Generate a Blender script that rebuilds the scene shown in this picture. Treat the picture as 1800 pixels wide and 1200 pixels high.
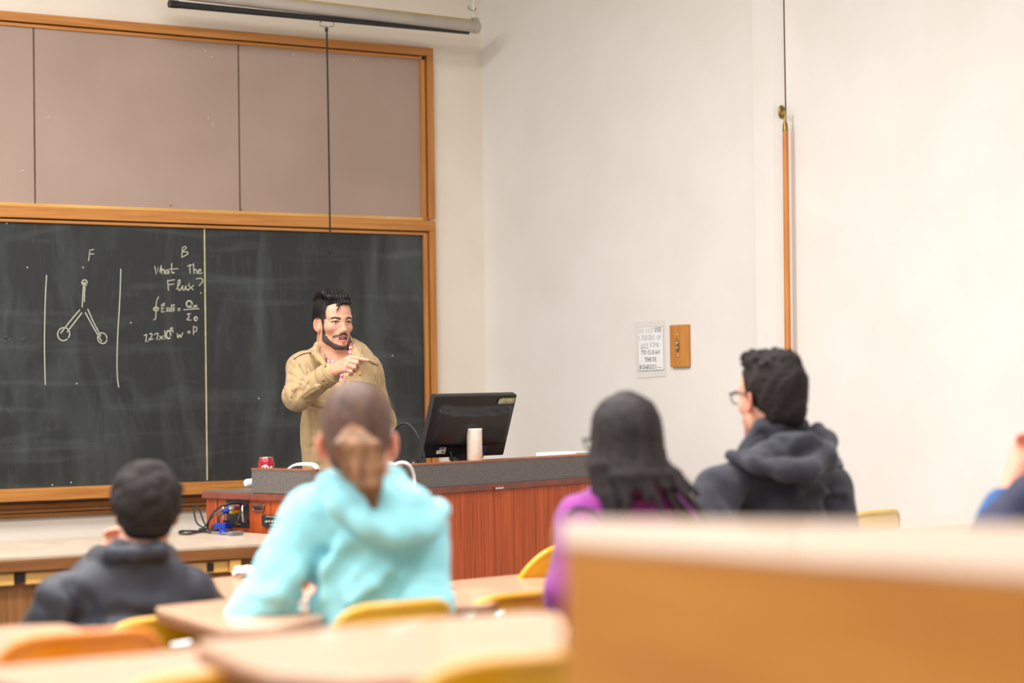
import bpy, bmesh, math, random
import numpy as np
from mathutils import Vector, Matrix

random.seed(7)
for o in list(bpy.data.objects):
    bpy.data.objects.remove(o, do_unlink=True)
SC = bpy.context.scene
COL = SC.collection

# ------------------------------------------------------------------ camera
FPX = 4250.0                                   # 85 mm on a 36 mm frame, 1800 px wide
AZ, PITCH, ROLL = math.radians(54.2), math.atan(90 / FPX), 0.014
CAM = np.array([0.0, 0.0, 1.40])
F0 = np.array([math.cos(AZ), math.sin(AZ), 0.0])
R0 = np.array([math.sin(AZ), -math.cos(AZ), 0.0])
Z0 = np.array([0.0, 0.0, 1.0])
FW = F0 * math.cos(PITCH) + Z0 * math.sin(PITCH)
U0 = Z0 * math.cos(PITCH) - F0 * math.sin(PITCH)
RT = math.cos(ROLL) * R0 - math.sin(ROLL) * U0
UP = math.sin(ROLL) * R0 + math.cos(ROLL) * U0
cam_data = bpy.data.cameras.new('camera')
cam_data.lens = 85.0
cam_data.sensor_width = 36.0
cam_data.clip_start = 0.05
cam_data.clip_end = 60
cam_data.dof.use_dof = True
cam_data.dof.focus_distance = 10.2
cam_data.dof.aperture_fstop = 2.0
cam = bpy.data.objects.new('camera', cam_data)
COL.objects.link(cam)
m = Matrix.Identity(4)
for i in range(3):
    m[i][0], m[i][1], m[i][2], m[i][3] = RT[i], UP[i], -FW[i], CAM[i]
cam.matrix_world = m
SC.camera = cam

# ------------------------------------------------------------------ light, exposure
w = bpy.data.worlds.new('world')
SC.world = w
w.use_nodes = True
w.node_tree.nodes['Background'].inputs[0].default_value = (1.0, 1.0, 1.0, 1)
w.node_tree.nodes['Background'].inputs[1].default_value = 0.55
SC.view_settings.view_transform = 'Standard'
SC.view_settings.look = 'None'
SC.view_settings.gamma = 1.0
SC.view_settings.use_curve_mapping = False
SC.view_settings.exposure = 0.36
CEIL = 4.0
def lamp(name, loc, sx, sy, watts, col=(1.0, 0.992, 0.978)):
    l = bpy.data.lights.new(name, 'AREA')
    l.shape = 'RECTANGLE'; l.size = sx; l.size_y = sy; l.energy = watts; l.color = col
    o = bpy.data.objects.new(name, l); COL.objects.link(o)
    o.location = loc
    return o
for lx in (-0.4, 1.8, 4.0):
    for ly in (0.6, 3.0, 5.4, 7.8):
        wt = {0.6: 28, 3.0: 43, 5.4: 63, 7.8: 68}[ly]
        lamp('ceiling_lamp', (lx, ly, CEIL - 0.05), 1.3, 0.7, wt)

# ------------------------------------------------------------------ helpers
def ray(px, py):
    return FW + (px - 900.0) / FPX * RT - (py - 600.0) / FPX * UP
def P(px, py, d):            # point at depth d along the optical axis
    return CAM + d * ray(px, py)
def PY(px, py, y):           # point on a wall plane y = const
    r = ray(px, py); return CAM + r * ((y - CAM[1]) / r[1])
def PX(px, py, x):
    r = ray(px, py); return CAM + r * ((x - CAM[0]) / r[0])
def PZ(px, py, z):
    r = ray(px, py); return CAM + r * ((z - CAM[2]) / r[2])
def lin(c):
    if isinstance(c, str):
        c = [int(c[i:i + 2], 16) for i in (0, 2, 4)]
    c = [v / 255.0 for v in c]
    return tuple(v / 12.92 if v <= 0.04045 else ((v + 0.055) / 1.055) ** 2.4 for v in c) + (1.0,)

def new_mat(name):
    mt = bpy.data.materials.new(name); mt.use_nodes = True
    nt = mt.node_tree
    return mt, nt, nt.nodes['Principled BSDF']
def mat(name, c1, c2=None, rough=0.6, scale=(8, 8, 8), detail=4.0, bump=0.0, bscale=None, metal=0.0, spec=0.5, ramp=(0.35, 0.65), coat=0.0, sheen=0.0, dist=0.0, sss=0.0):
    mt, nt, bs = new_mat(name)
    c2 = c2 or tuple(max(0, min(255, v * 0.92)) for v in (c1 if not isinstance(c1, str) else [int(c1[i:i + 2], 16) for i in (0, 2, 4)]))
    tc = nt.nodes.new('ShaderNodeTexCoord')
    mp = nt.nodes.new('ShaderNodeMapping'); mp.inputs['Scale'].default_value = scale
    nz = nt.nodes.new('ShaderNodeTexNoise'); nz.inputs['Scale'].default_value = 1.0
    nz.inputs['Detail'].default_value = detail; nz.inputs['Distortion'].default_value = dist
    rp = nt.nodes.new('ShaderNodeValToRGB')
    rp.color_ramp.elements[0].position, rp.color_ramp.elements[1].position = ramp
    rp.color_ramp.elements[0].color, rp.color_ramp.elements[1].color = lin(c1), lin(c2)
    L = nt.links.new
    L(tc.outputs['Object'], mp.inputs['Vector']); L(mp.outputs['Vector'], nz.inputs['Vector'])
    L(nz.outputs['Fac'], rp.inputs['Fac']); L(rp.outputs['Color'], bs.inputs['Base Color'])
    bs.inputs['Roughness'].default_value = rough
    bs.inputs['Metallic'].default_value = metal
    bs.inputs['Specular IOR Level'].default_value = spec
    bs.inputs['Coat Weight'].default_value = coat
    bs.inputs['Sheen Weight'].default_value = sheen
    if sss: 
        bs.inputs['Subsurface Weight'].default_value = sss
        bs.inputs['Subsurface Radius'].default_value = (0.012, 0.005, 0.003)
        bs.inputs['Subsurface Scale'].default_value = 0.6
    if bump:
        n2 = nt.nodes.new('ShaderNodeTexNoise'); n2.inputs['Detail'].default_value = 3
        m2 = nt.nodes.new('ShaderNodeMapping'); m2.inputs['Scale'].default_value = bscale or scale
        n2.inputs['Scale'].default_value = 1.0
        L(tc.outputs['Object'], m2.inputs['Vector']); L(m2.outputs['Vector'], n2.inputs['Vector'])
        bp = nt.nodes.new('ShaderNodeBump'); bp.inputs['Strength'].default_value = bump; bp.inputs['Distance'].default_value = 0.004
        L(n2.outputs['Fac'], bp.inputs['Height']); L(bp.outputs['Normal'], bs.inputs['Normal'])
    return mt
def attr_mat(name, rough=0.5, bump=0.0, bscale=(300, 300, 300), sss=0.0, spec=0.4):
    mt, nt, bs = new_mat(name)
    at = nt.nodes.new('ShaderNodeAttribute'); at.attribute_name = 'Col'
    tc = nt.nodes.new('ShaderNodeTexCoord')
    nz = nt.nodes.new('ShaderNodeTexNoise'); nz.inputs['Scale'].default_value = 90; nz.inputs['Detail'].default_value = 3
    mx = nt.nodes.new('ShaderNodeMix'); mx.data_type = 'RGBA'; mx.blend_type = 'MULTIPLY'; mx.inputs[0].default_value = 0.25
    rp = nt.nodes.new('ShaderNodeValToRGB'); rp.color_ramp.elements[0].color = (0.75, 0.7, 0.68, 1); rp.color_ramp.elements[1].color = (1, 1, 1, 1)
    L = nt.links.new
    L(tc.outputs['Object'], nz.inputs['Vector']); L(nz.outputs['Fac'], rp.inputs['Fac'])
    L(at.outputs['Color'], mx.inputs[6]); L(rp.outputs['Color'], mx.inputs[7]); L(mx.outputs[2], bs.inputs['Base Color'])
    bs.inputs['Roughness'].default_value = rough; bs.inputs['Specular IOR Level'].default_value = spec
    if sss:
        bs.inputs['Subsurface Weight'].default_value = sss
        bs.inputs['Subsurface Radius'].default_value = (0.010, 0.004, 0.002)
        bs.inputs['Subsurface Scale'].default_value = 0.5
    return mt

class MB:
    """collects shapes, then links them as one mesh object"""
    def __init__(s): s.v, s.f, s.sm = [], [], []
    def add(s, vs, fs, smooth=False):
        n = len(s.v); s.v += [tuple(float(c) for c in q) for q in vs]
        for f in fs: s.f.append([i + n for i in f]); s.sm.append(smooth)
    def box(s, c, h, rz=0.0, R=None, bev=0.0):
        c = np.array(c, float)
        if R is None:
            cz, sz = math.cos(rz), math.sin(rz)
            R = np.array([[cz, -sz, 0], [sz, cz, 0], [0, 0, 1]])
        if bev:
            bm = bmesh.new(); bmesh.ops.create_cube(bm, size=1.0)
            for q in bm.verts: q.co = Vector((q.co.x * 2 * h[0], q.co.y * 2 * h[1], q.co.z * 2 * h[2]))
            bmesh.ops.bevel(bm, geom=list(bm.edges), offset=bev, segments=2, affect='EDGES', profile=0.6)
            bm.verts.index_update()
            vs = [c + R @ np.array(q.co) for q in bm.verts]
            fs = [[q.index for q in f.verts] for f in bm.faces]
            bm.free(); s.add(vs, fs); return s
        vs = [c + R @ np.array([x * h[0], y * h[1], z * h[2]]) for x in (-1, 1) for y in (-1, 1) for z in (-1, 1)]
        s.add(vs, [(0, 1, 3, 2), (4, 6, 7, 5), (0, 4, 5, 1), (2, 3, 7, 6), (0, 2, 6, 4), (1, 5, 7, 3)]); return s
    def slab(s, pts, off):            # polygon pts (3D) extruded by vector off
        n = len(pts); pts = [np.array(p, float) for p in pts]; off = np.array(off, float)
        nrm = np.zeros(3)
        for i in range(n): nrm += np.cross(pts[i] - pts[0], pts[(i + 1) % n] - pts[0])
        if nrm @ off > 0: pts = pts[::-1]
        s.add(pts + [p + off for p in pts], [tuple(range(n)), tuple(range(2 * n - 1, n - 1, -1))] +
              [(i, i + n, (i + 1) % n + n, (i + 1) % n) for i in range(n)]); return s
    def tube(s, pts, r, n=8, caps=True):
        pts = [np.array(p, float) for p in pts]; m_ = len(pts)
        rr = r if hasattr(r, '__len__') else [r] * m_
        t0 = pts[1] - pts[0]; a = np.cross(t0, [0.3, 0.5, 0.81]); a /= np.linalg.norm(a)
        vs = []
        for i in range(m_):
            t = pts[min(i + 1, m_ - 1)] - pts[max(i - 1, 0)]; t = t / (np.linalg.norm(t) + 1e-9)
            a = a - t * (a @ t); a /= np.linalg.norm(a) + 1e-9; b = np.cross(t, a)
            for k in range(n):
                g = 2 * math.pi * k / n; vs.append(pts[i] + rr[i] * (math.cos(g) * a + math.sin(g) * b))
        fs = [(i * n + k, i * n + (k + 1) % n, (i + 1) * n + (k + 1) % n, (i + 1) * n + k) for i in range(m_ - 1) for k in range(n)]
        s.add(vs, fs, True)
        if caps:
            s.add(vs[:n], [tuple(range(n - 1, -1, -1))]); s.add(vs[-n:], [tuple(range(n))])
        return s
    def lathe(s, c, prof, n=24, axis=None):      # prof: (r, h) pairs, axis: unit vector
        c = np.array(c, float); ax = np.array(axis if axis is not None else (0, 0, 1), float); ax /= np.linalg.norm(ax)
        a = np.cross(ax, [0.9, 0.1, 0.3] if abs(ax[0]) < 0.9 else [0, 1, 0]); a /= np.linalg.norm(a); b = np.cross(ax, a)
        vs = [c + ax * h + r * (math.cos(2 * math.pi * k / n) * a + math.sin(2 * math.pi * k / n) * b) for r, h in prof for k in range(n)]
        m_ = len(prof)
        s.add(vs, [(i * n + k, i * n + (k + 1) % n, (i + 1) * n + (k + 1) % n, (i + 1) * n + k) for i in range(m_ - 1) for k in range(n)], True)
        s.add(vs[:n], [tuple(range(n - 1, -1, -1))]); s.add(vs[-n:], [tuple(range(n))]); return s
    def ribbon(s, pts, wdt, nrm, th=0.0015):
        """flat stroke along 3D pts lying on a plane with normal nrm"""
        pts = [np.array(p, float) for p in pts]; nrm = np.array(nrm, float); m_ = len(pts); vs = []
        for i in range(m_):
            t = pts[min(i + 1, m_ - 1)] - pts[max(i - 1, 0)]; t = t / (np.linalg.norm(t) + 1e-9)
            b = np.cross(nrm, t); b /= np.linalg.norm(b) + 1e-9
            ex = (-0.4 * wdt if i == 0 else 0.4 * wdt if i == m_ - 1 else 0) * t
            vs += [pts[i] + b * wdt / 2 + ex, pts[i] - b * wdt / 2 + ex, pts[i] - b * wdt / 2 + nrm * th + ex, pts[i] + b * wdt / 2 + nrm * th + ex]
        fs = []
        for i in range(m_ - 1):
            for k in range(4): fs.append((i * 4 + k, i * 4 + (k + 1) % 4, i * 4 + 4 + (k + 1) % 4, i * 4 + 4 + k))
        fs += [(0, 1, 2, 3), (m_ * 4 - 1, m_ * 4 - 2, m_ * 4 - 3, m_ * 4 - 4)]
        s.add(vs, fs); return s
    def build(s, name, material, parent=None, bevel=0.0, fix=True):
        me = bpy.data.meshes.new(name)
        o = bpy.data.objects.new(name, me); COL.objects.link(o)
        off = np.zeros(3)
        q = parent
        while q is not None: off = off + np.array(q.location); q = q.parent
        if parent is not None: o.parent = parent; base = np.zeros(3)
        else:
            base = np.array([np.mean([v[0] for v in s.v]), np.mean([v[1] for v in s.v]), min(v[2] for v in s.v)])
            o.location = base
        me.from_pydata([tuple(np.array(v) - off - base) for v in s.v], [], s.f)
        if fix:
            bm = bmesh.new(); bm.from_mesh(me); bmesh.ops.recalc_face_normals(bm, faces=bm.faces); bm.to_mesh(me); bm.free()
        me.polygons.foreach_set('use_smooth', s.sm)
        me.materials.append(material)
        if bevel:
            md = o.modifiers.new('edge', 'BEVEL'); md.width = bevel; md.segments = 2; md.limit_method = 'ANGLE'; md.angle_limit = 0.7
        return o
def tag(o, label=None, cat=None, group=None, kind=None):
    if label: o['label'] = label
    if cat: o['category'] = cat
    if group: o['group'] = group
    if kind: o['kind'] = kind
    return o
def empty(name, loc, label=None, cat=None, group=None):
    o = bpy.data.objects.new(name, None); COL.objects.link(o)
    o.location = tuple(float(c) for c in loc); o.empty_display_size = 0.1
    return tag(o, label, cat, group)
def spline(pts, n=10):
    pts = [np.array(p, float) for p in pts]; out = []
    q = [2 * pts[0] - pts[1]] + pts + [2 * pts[-1] - pts[-2]]
    for i in range(1, len(q) - 2):
        for t in np.linspace(0, 1, n, endpoint=False):
            a, b, c, d = q[i - 1], q[i], q[i + 1], q[i + 2]
            out.append(0.5 * (2 * b + (c - a) * t + (2 * a - 5 * b + 4 * c - d) * t * t + (3 * b - a - 3 * c + d) * t ** 3))
    out.append(pts[-1]); return out
# ------------------------------------------------------------------ materials
M = {}
M['wall'] = mat('wall_paint', (236, 233, 228), (232, 228, 222), 0.75, (3, 3, 3), bump=0.05, bscale=(90, 90, 90))
M['wall_warm_light'] = mat('wall_paint_warm_light', (238, 229, 215), (234, 224, 209), 0.75, (3, 3, 3), bump=0.05, bscale=(90, 90, 90))  # same wall paint, with the warm light at the front tinted into it
M['ceiling'] = mat('ceiling_paint', (238, 234, 228), (232, 228, 220), 0.9, (4, 4, 4))
M['floor'] = mat('floor_vinyl', (150, 146, 140), (142, 138, 132), 0.5, (9, 9, 9))
M['oak_h'] = mat('oak_horizontal', (202, 138, 70), (178, 114, 52), 0.45, (2.5, 30, 60), 6, 0.06, dist=0.6)
M['oak_v'] = mat('oak_vertical', (200, 136, 68), (176, 112, 50), 0.45, (60, 30, 2.5), 6, 0.06, dist=0.6)
M['groove'] = mat('groove_dark', (98, 58, 22), (80, 46, 18), 0.7)
M['tack'] = mat('tack_linoleum', (172, 149, 136), (164, 141, 128), 0.75, (2, 2, 2), 2, 0.05, (200, 200, 200))
M['tack_pin'] = mat('pin_pale', (214, 200, 184), (200, 186, 170), 0.6)
M['seam'] = mat('seam_brown', (120, 92, 72), (104, 78, 60), 0.6)
M['chalk'] = mat('chalk', (208, 209, 188), (186, 188, 166), 0.95, (160, 160, 160))
M['white'] = mat('white_plastic', (238, 236, 230), (228, 226, 220), 0.4, (20, 20, 20))
M['black'] = mat('black_plastic', (30, 29, 31), (24, 24, 26), 0.35, (30, 30, 30))
M['black_matte'] = mat('black_matte', (38, 37, 38), (28, 28, 29), 0.6, (30, 30, 30))
M['chrome'] = mat('chrome', (200, 198, 194), (180, 178, 174), 0.2, (10, 10, 10), metal=1.0)
M['brass'] = mat('brass', (168, 140, 82), (140, 112, 58), 0.35, (30, 30, 30), metal=0.9)
M['cherry'] = mat('cherry_laminate', (198, 92, 40), (160, 66, 26), 0.45, (55, 55, 1.6), 6, 0.03, dist=1.2, spec=0.25)
M['cherry_edge'] = mat('cherry_edge', (132, 58, 36), (110, 46, 28), 0.4, (3, 30, 30), 5)
M['granite'] = mat('grey_laminate', (108, 102, 99), (80, 75, 73), 0.5, (260, 260, 260), 3, ramp=(0.4, 0.6))
M['edge_trim'] = mat('thin_wood_edge', (158, 92, 60), (134, 74, 46), 0.5, (3, 30, 30), 5)
M['bench_top'] = mat('bench_laminate', (198, 180, 160), (184, 166, 146), 0.35, (10, 10, 10), coat=0.15)
M['bench_edge'] = mat('bench_edge_wood', (136, 88, 46), (112, 70, 36), 0.4, (3, 40, 40), 6)
M['bench_body'] = mat('bench_brown_wood', (146, 98, 54), (118, 76, 38), 0.45, (60, 60, 2), 6)
M['drawer'] = mat('drawer_maple', (226, 178, 104), (208, 158, 86), 0.4, (3, 30, 30), 5)

def slate_mat():
    mt, nt, bs = new_mat('slate_chalky')
    L = nt.links.new
    tc = nt.nodes.new('ShaderNodeTexCoord')
    def layer(scale, det, lo, hi, dist=0.0):
        mp = nt.nodes.new('ShaderNodeMapping'); mp.inputs['Scale'].default_value = scale
        nz = nt.nodes.new('ShaderNodeTexNoise'); nz.inputs['Scale'].default_value = 1; nz.inputs['Detail'].default_value = det; nz.inputs['Distortion'].default_value = dist
        mr = nt.nodes.new('ShaderNodeMapRange'); mr.inputs[1].default_value = lo; mr.inputs[2].default_value = hi; mr.clamp = True
        L(tc.outputs['Object'], mp.inputs['Vector']); L(mp.outputs['Vector'], nz.inputs['Vector']); L(nz.outputs['Fac'], mr.inputs[0])
        return mr.outputs[0]
    a = layer((3.0, 3, 1.0), 5, 0.48, 0.85, 1.5)
    b = layer((1.2, 3, 9), 4, 0.52, 0.9, 0.8)
    c = layer((22, 3, 5), 6, 0.55, 0.95, 2.0)
    ad = nt.nodes.new('ShaderNodeMath'); ad.operation = 'ADD'; L(a, ad.inputs[0]); L(b, ad.inputs[1])
    ad2 = nt.nodes.new('ShaderNodeMath'); ad2.operation = 'MULTIPLY_ADD'; ad2.inputs[1].default_value = 0.5; L(c, ad2.inputs[0]); L(ad.outputs[0], ad2.inputs[2])
    rp = nt.nodes.new('ShaderNodeValToRGB')
    rp.color_ramp.elements[0].color = lin((46, 49, 50)); rp.color_ramp.elements[1].color = lin((80, 85, 84))
    L(ad2.outputs[0], rp.inputs['Fac']); L(rp.outputs['Color'], bs.inputs['Base Color'])
    bs.inputs['Roughness'].default_value = 0.55; bs.inputs['Specular IOR Level'].default_value = 0.35
    return mt
M['slate'] = slate_mat()

# ------------------------------------------------------------------ room shell
YW = 10.25
XR = float(PY(851, 450, YW)[0])
XL, YB = -2.6, -2.6
def floor_z(y):
    return 0.0 if y > 6.3 else min(0.34, 0.34 * (6.3 - y) / 2.5)
fl = MB()
ys = [YB, 3.8, 4.3, 4.8, 5.3, 5.8, 6.3, YW + 0.1]
prev = None
pts = [(XL, y, floor_z(y)) for y in ys] + [(XL, YW + 0.1, -0.1), (XL, YB, -0.1)]
fl.slab(pts, (XR - XL + 0.1, 0, 0))
tag(fl.build('floor', M['floor']), 'tan vinyl floor stepping up towards the back seats', kind='structure')
tag(MB().box(((XL + XR) / 2, YW + 0.1, 2.0), ((XR - XL) / 2 + 0.2, 0.1, 2.05)).build('wall_front', M['wall_warm_light']), 'cream painted front wall behind the boards', kind='structure')
tag(MB().box((XR + 0.1, (YB + YW) / 2, 2.0), (0.1, (YW - YB) / 2 + 0.1, 2.05)).build('wall_right', M['wall']), 'cream painted side wall with the paper notice', kind='structure')
tag(MB().box(((XL + XR) / 2, (YB + YW) / 2, CEIL + 0.1), ((XR - XL) / 2 + 0.2, (YW - YB) / 2 + 0.2, 0.1)).build('ceiling', M['ceiling']), 'off white ceiling', kind='structure')
# pilaster on the right wall
PD = 0.05
ya, yb, ye = float(PX(1358, 300, XR - PD)[1]), float(PX(1325, 300, XR - PD)[1]), float(PX(1382.5, 300, XR)[1])
tag(MB().slab([(XR + 0.02, yb, 0.0), (XR - PD, yb, 0.0), (XR - PD, ya, 0.0), (XR - 0.003, ye, 0.0), (XR + 0.02, ye, 0.0)], (0, 0, CEIL)).build('trim_1', M['wall'], bevel=0.003), 'shallow cream pilaster on the side wall', kind='structure')
tag(MB().box((XR - 0.001, ye - 0.003, 2.0), (0.003, 0.0022, 2.0)).build('trim_2', M['seam']), 'thin dark joint beside the pilaster', kind='structure')
for nm, c, h in (('baseboard_front', ((XL + XR) / 2, YW - 0.012, 0.05), ((XR - XL) / 2, 0.012, 0.05)),):
    tag(MB().box(c, h).build(nm, M['seam']), 'dark skirting along the wall', kind='structure')

tag(MB().slab([(XR - 0.012, y, floor_z(y)) for y in ys[:-1] + [YW - 0.03]] + [(XR - 0.012, y, floor_z(y) + 0.10) for y in [YW - 0.03] + ys[:-1][::-1]], (0.02, 0, 0)).build('baseboard_right', M['seam']), 'dark skirting along the side wall', kind='structure')
# ------------------------------------------------------------------ tack board and chalkboard
NW = (0, -1, 0)
def WX(px, py): return float(PY(px, py, YW)[0])
def WZ(px, py): return float(PY(px, py, YW)[2])
x_out, x_in = WX(757.5, 240), WX(737, 240)
x_end = WX(-260, 200)
zt_out, zt_in = WZ(0, 20.5), WZ(0, 45)
zm_top, zm_bot = WZ(0, 361), WZ(0, 390)
tb = empty('tack_board', ((x_end + x_out) / 2, YW, zm_top), 'tall tack board of mauve-tan panels in an oak frame above the chalkboard', 'tack board')
cb = empty('chalkboard', ((x_end + x_out) / 2, YW, WZ(375, 850)), 'black chalkboard with chalk writing in an oak frame on the front wall', 'chalkboard')
def bx(x0, x1, y0, y1, z0, z1, b=0.0):
    return MB().box(((x0 + x1) / 2, (y0 + y1) / 2, (z0 + z1) / 2), (abs(x1 - x0) / 2, abs(y1 - y0) / 2, abs(z1 - z0) / 2), bev=b)
rail_h = zt_out - zt_in
def face(z0, z1): return bx(x_end, x_out, YW - 0.034, YW, z0, z1, 0.003)
top = face(zt_in + rail_h * 0.34, zt_out).build('top_rail', M['oak_h'], tb)
bx(x_end, x_in, YW - 0.024, YW, zt_in, zt_in + rail_h * 0.24, 0.003).build('inner_bead', M['oak_h'], top)
bx(x_end, x_in, YW - 0.014, YW, zt_in + rail_h * 0.2, zt_in + rail_h * 0.38).build('groove', M['groove'], top)
sw = x_out - x_in
st = bx(x_in + sw * 0.46, x_out, YW - 0.034, YW, zm_top + 0.008, zt_in + rail_h * 0.34, 0.003).build('side_stile', M['oak_v'], tb)
bx(x_in - 0.002, x_in + sw * 0.34, YW - 0.024, YW, zm_top, zt_in + rail_h * 0.02, 0.003).build('inner_bead', M['oak_v'], st)
bx(x_in + sw * 0.3, x_in + sw * 0.5, YW - 0.014, YW, zm_top, zt_in + rail_h * 0.34).build('groove', M['groove'], st)
bx(x_end, x_in + sw * 0.4, YW - 0.022, YW, zm_top - 0.002, zm_top + 0.014, 0.003).build('bottom_bead', M['drawer'], tb)
seams = [x_end, WX(-230, 200), WX(58.5, 200), WX(418.5, 230), x_in + 0.004]
for a, b in zip(seams[:-1], seams[1:]):
    bx(a + 0.005, b - 0.005 if b < x_in else b, YW - 0.012, YW - 0.001, zm_top, zt_in + 0.006).build('panel', M['tack'], tb)
bx(x_end, x_in, YW - 0.006, YW - 0.0005, zm_top, zt_in + 0.004).build('backing', M['seam'], tb)
for (px, py) in ((361, 90), (372, 100), (516, 96), (622, 105), (366, 208), (374, 218), (40, 300), (85, 205), (300, 361), (424, 368)):
    c = PY(px, py, YW - 0.012)
    MB().lathe(c, [(0.0042, 0), (0.0036, 0.002), (0.001, 0.003)], 10, NW).build('pin_mark', M['tack_pin'] if py < 350 else M['seam'], tb)
# lower frame
xo2, xi2 = WX(761.5, 560), WX(742.5, 560)
mh = zm_top - zm_bot
mr = bx(x_end, xo2, YW - 0.036, YW, zm_bot + mh * 0.27, zm_top - mh * 0.03, 0.004).build('middle_rail', M['oak_h'], cb)
bx(x_end, xi2 + 0.02, YW - 0.026, YW, zm_bot, zm_bot + mh * 0.18, 0.003).build('inner_bead', M['oak_h'], mr)
bx(x_end, xi2 + 0.03, YW - 0.012, YW, zm_bot + mh * 0.15, zm_bot + mh * 0.3).build('groove', M['groove'], mr)
z_tray = WZ(0, 857)
st2 = bx(xi2 + (xo2 - xi2) * 0.45, xo2, YW - 0.036, YW, z_tray - 0.02, zm_bot + mh * 0.28, 0.004).build('side_stile', M['oak_v'], cb)
bx(xi2 - 0.001, xi2 + (xo2 - xi2) * 0.34, YW - 0.026, YW, z_tray, zm_bot + mh * 0.05, 0.003).build('inner_bead', M['oak_v'], st2)
bx(xi2 + (xo2 - xi2) * 0.3, xi2 + (xo2 - xi2) * 0.5, YW - 0.012, YW, z_tray, zm_bot + mh * 0.2).build('groove', M['groove'], st2)
xj = WX(359.5, 620)
bx(x_end, xj - 0.003, YW - 0.012, YW - 0.001, z_tray - 0.01, zm_bot + 0.01).build('slate_panel', M['slate'], cb)
bx(xj + 0.003, xi2 + 0.005, YW - 0.012, YW - 0.001, z_tray - 0.01, zm_bot + 0.01).build('slate_panel', M['slate'], cb)
M['strip'] = mat('joint_strip', (214, 206, 160), (190, 180, 130), 0.7, (30, 30, 30))
bx(xj - 0.0035, xj + 0.0035, YW - 0.0125, YW - 0.001, z_tray, zm_bot + 0.005).build('joint_strip', M['strip'], cb)
tr = bx(x_end, xo2 + 0.01, YW - 0.105, YW, z_tray - 0.062, z_tray - 0.005, 0.006).build('chalk_tray', M['oak_h'], cb)
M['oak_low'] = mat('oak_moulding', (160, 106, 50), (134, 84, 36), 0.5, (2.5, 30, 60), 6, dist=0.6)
for k, (dy, z0, z1) in enumerate(((0.045, 0.075, 0.100), (0.038, 0.102, 0.118), (0.028, 0.120, 0.140))):
    bx(x_end, xo2, YW - dy, YW, z_tray - z1, z_tray - z0, 0.004).build('under_moulding', M['oak_low'], tr)
# worn yellow lettering remnant on the moulding under the tray
mb = MB()
for k, px in enumerate(np.linspace(179, 197, 7)):
    a = PY(px, 876, YW - 0.0455); b = PY(px + 1.2, 869.5, YW - 0.0455)
    mb.ribbon([a, b], 0.004, NW, 0.001)
    if k % 2: mb.ribbon([PY(px - 1, 871 + k * 0.4, YW - 0.0455), PY(px + 2, 875 - k * 0.3, YW - 0.0455)], 0.004, NW, 0.001)
M['yellow_print'] = mat('yellow_print', (206, 176, 60), (186, 150, 44), 0.7, (90, 90, 90))
mb.build('worn_label', M['yellow_print'], tr)

# chalk strokes: coordinates read on the board plane
YC = YW - 0.0122
def cq(x, y): return PY(x / 4.0, 420 + y / 4.0, YC)
def stroke(mbx, pts, w=0.0045, smooth=True):
    q = [cq(*p) for p in pts]
    if smooth and len(q) > 2: q = spline(q, 5)
    mbx.ribbon(q, w, NW, 0.0012)
def circ(mbx, cx, cy, rx, ry, w=0.0045, rot=0.0):
    stroke(mbx, [(cx + rx * math.cos(a) * math.cos(rot) - ry * math.sin(a) * math.sin(rot), cy + rx * math.cos(a) * math.sin(rot) + ry * math.sin(a) * math.cos(rot)) for a in np.linspace(0.4, 0.5 + 2 * math.pi, 22)], w)
d = MB()
stroke(d, [(327, 255), (318, 420), (312, 700), (314, 880), (318, 1022)])
stroke(d, [(849, 212), (843, 400), (826, 700), (822, 880), (826, 980), (834, 1040)])
circ(d, 594, 307, 18, 20)
stroke(d, [(588, 305), (582, 390), (577, 478)]); stroke(d, [(598, 305), (594, 380), (592, 440)])
circ(d, 447, 668, 42, 46, rot=0.3); circ(d, 719, 697, 32, 38, rot=-0.3)
stroke(d, [(560, 498), (490, 580), (428, 660)]); stroke(d, [(574, 520), (520, 590), (472, 652)])
stroke(d, [(600, 518), (650, 610), (714, 718)]); stroke(d, [(617, 494), (660, 590), (708, 682)])
d.build('chalk_diagram', M['chalk'], cb)
t = MB()
def S(*pts, sm=True): stroke(t, pts, 0.0038, sm)
S((631, 78), (628, 110), (622, 152)); S((629, 80), (656, 73), sm=False); S((626, 106), (658, 104), sm=False)          # F
S((1282, 60), (1280, 95), (1277, 128)); S((1280, 62), (1302, 52), (1308, 66), (1284, 88), (1318, 92), (1316, 108), (1278, 128))   # B
S((1087, 192), (1098, 246), (1112, 200), (1124, 238), (1132, 184), sm=False)                                        # W
S((1133, 184), (1136, 244), sm=False); S((1136, 228), (1146, 212), (1154, 222), (1156, 244))                        # h
S((1182, 220), (1168, 218), (1162, 236), (1174, 244), (1184, 222), (1188, 244))                                      # a
S((1208, 172), (1206, 215), (1212, 240), (1226, 234)); S((1190, 212), (1252, 208), sm=False)                         # t
S((1334, 178), (1336, 240), sm=False); S((1318, 190), (1352, 182), sm=False)                                         # t
S((1360, 172), (1364, 242), sm=False); S((1364, 226), (1374, 212), (1382, 222), (1384, 242))                         # h
S((1394, 228), (1412, 222), (1404, 212), (1392, 226), (1398, 242), (1420, 238))                                      # e
S((1178, 290), (1180, 325), (1184, 360)); S((1176, 294), (1226, 286), sm=False); S((1180, 322), (1222, 316), sm=False)   # F
S((1240, 352), (1264, 310), (1262, 286), (1252, 300), (1250, 340), (1262, 362), (1276, 344), (1284, 326), (1284, 352), (1296, 358), (1306, 328), (1308, 354), (1318, 352))
S((1322, 324), (1358, 356), sm=False); S((1360, 326), (1318, 362), sm=False); S((1330, 312), (1334, 314), sm=False)
S((1380, 280), (1412, 276), (1426, 294), (1400, 328)); S((1410, 376), (1413, 382), sm=False)                         # ?
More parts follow.
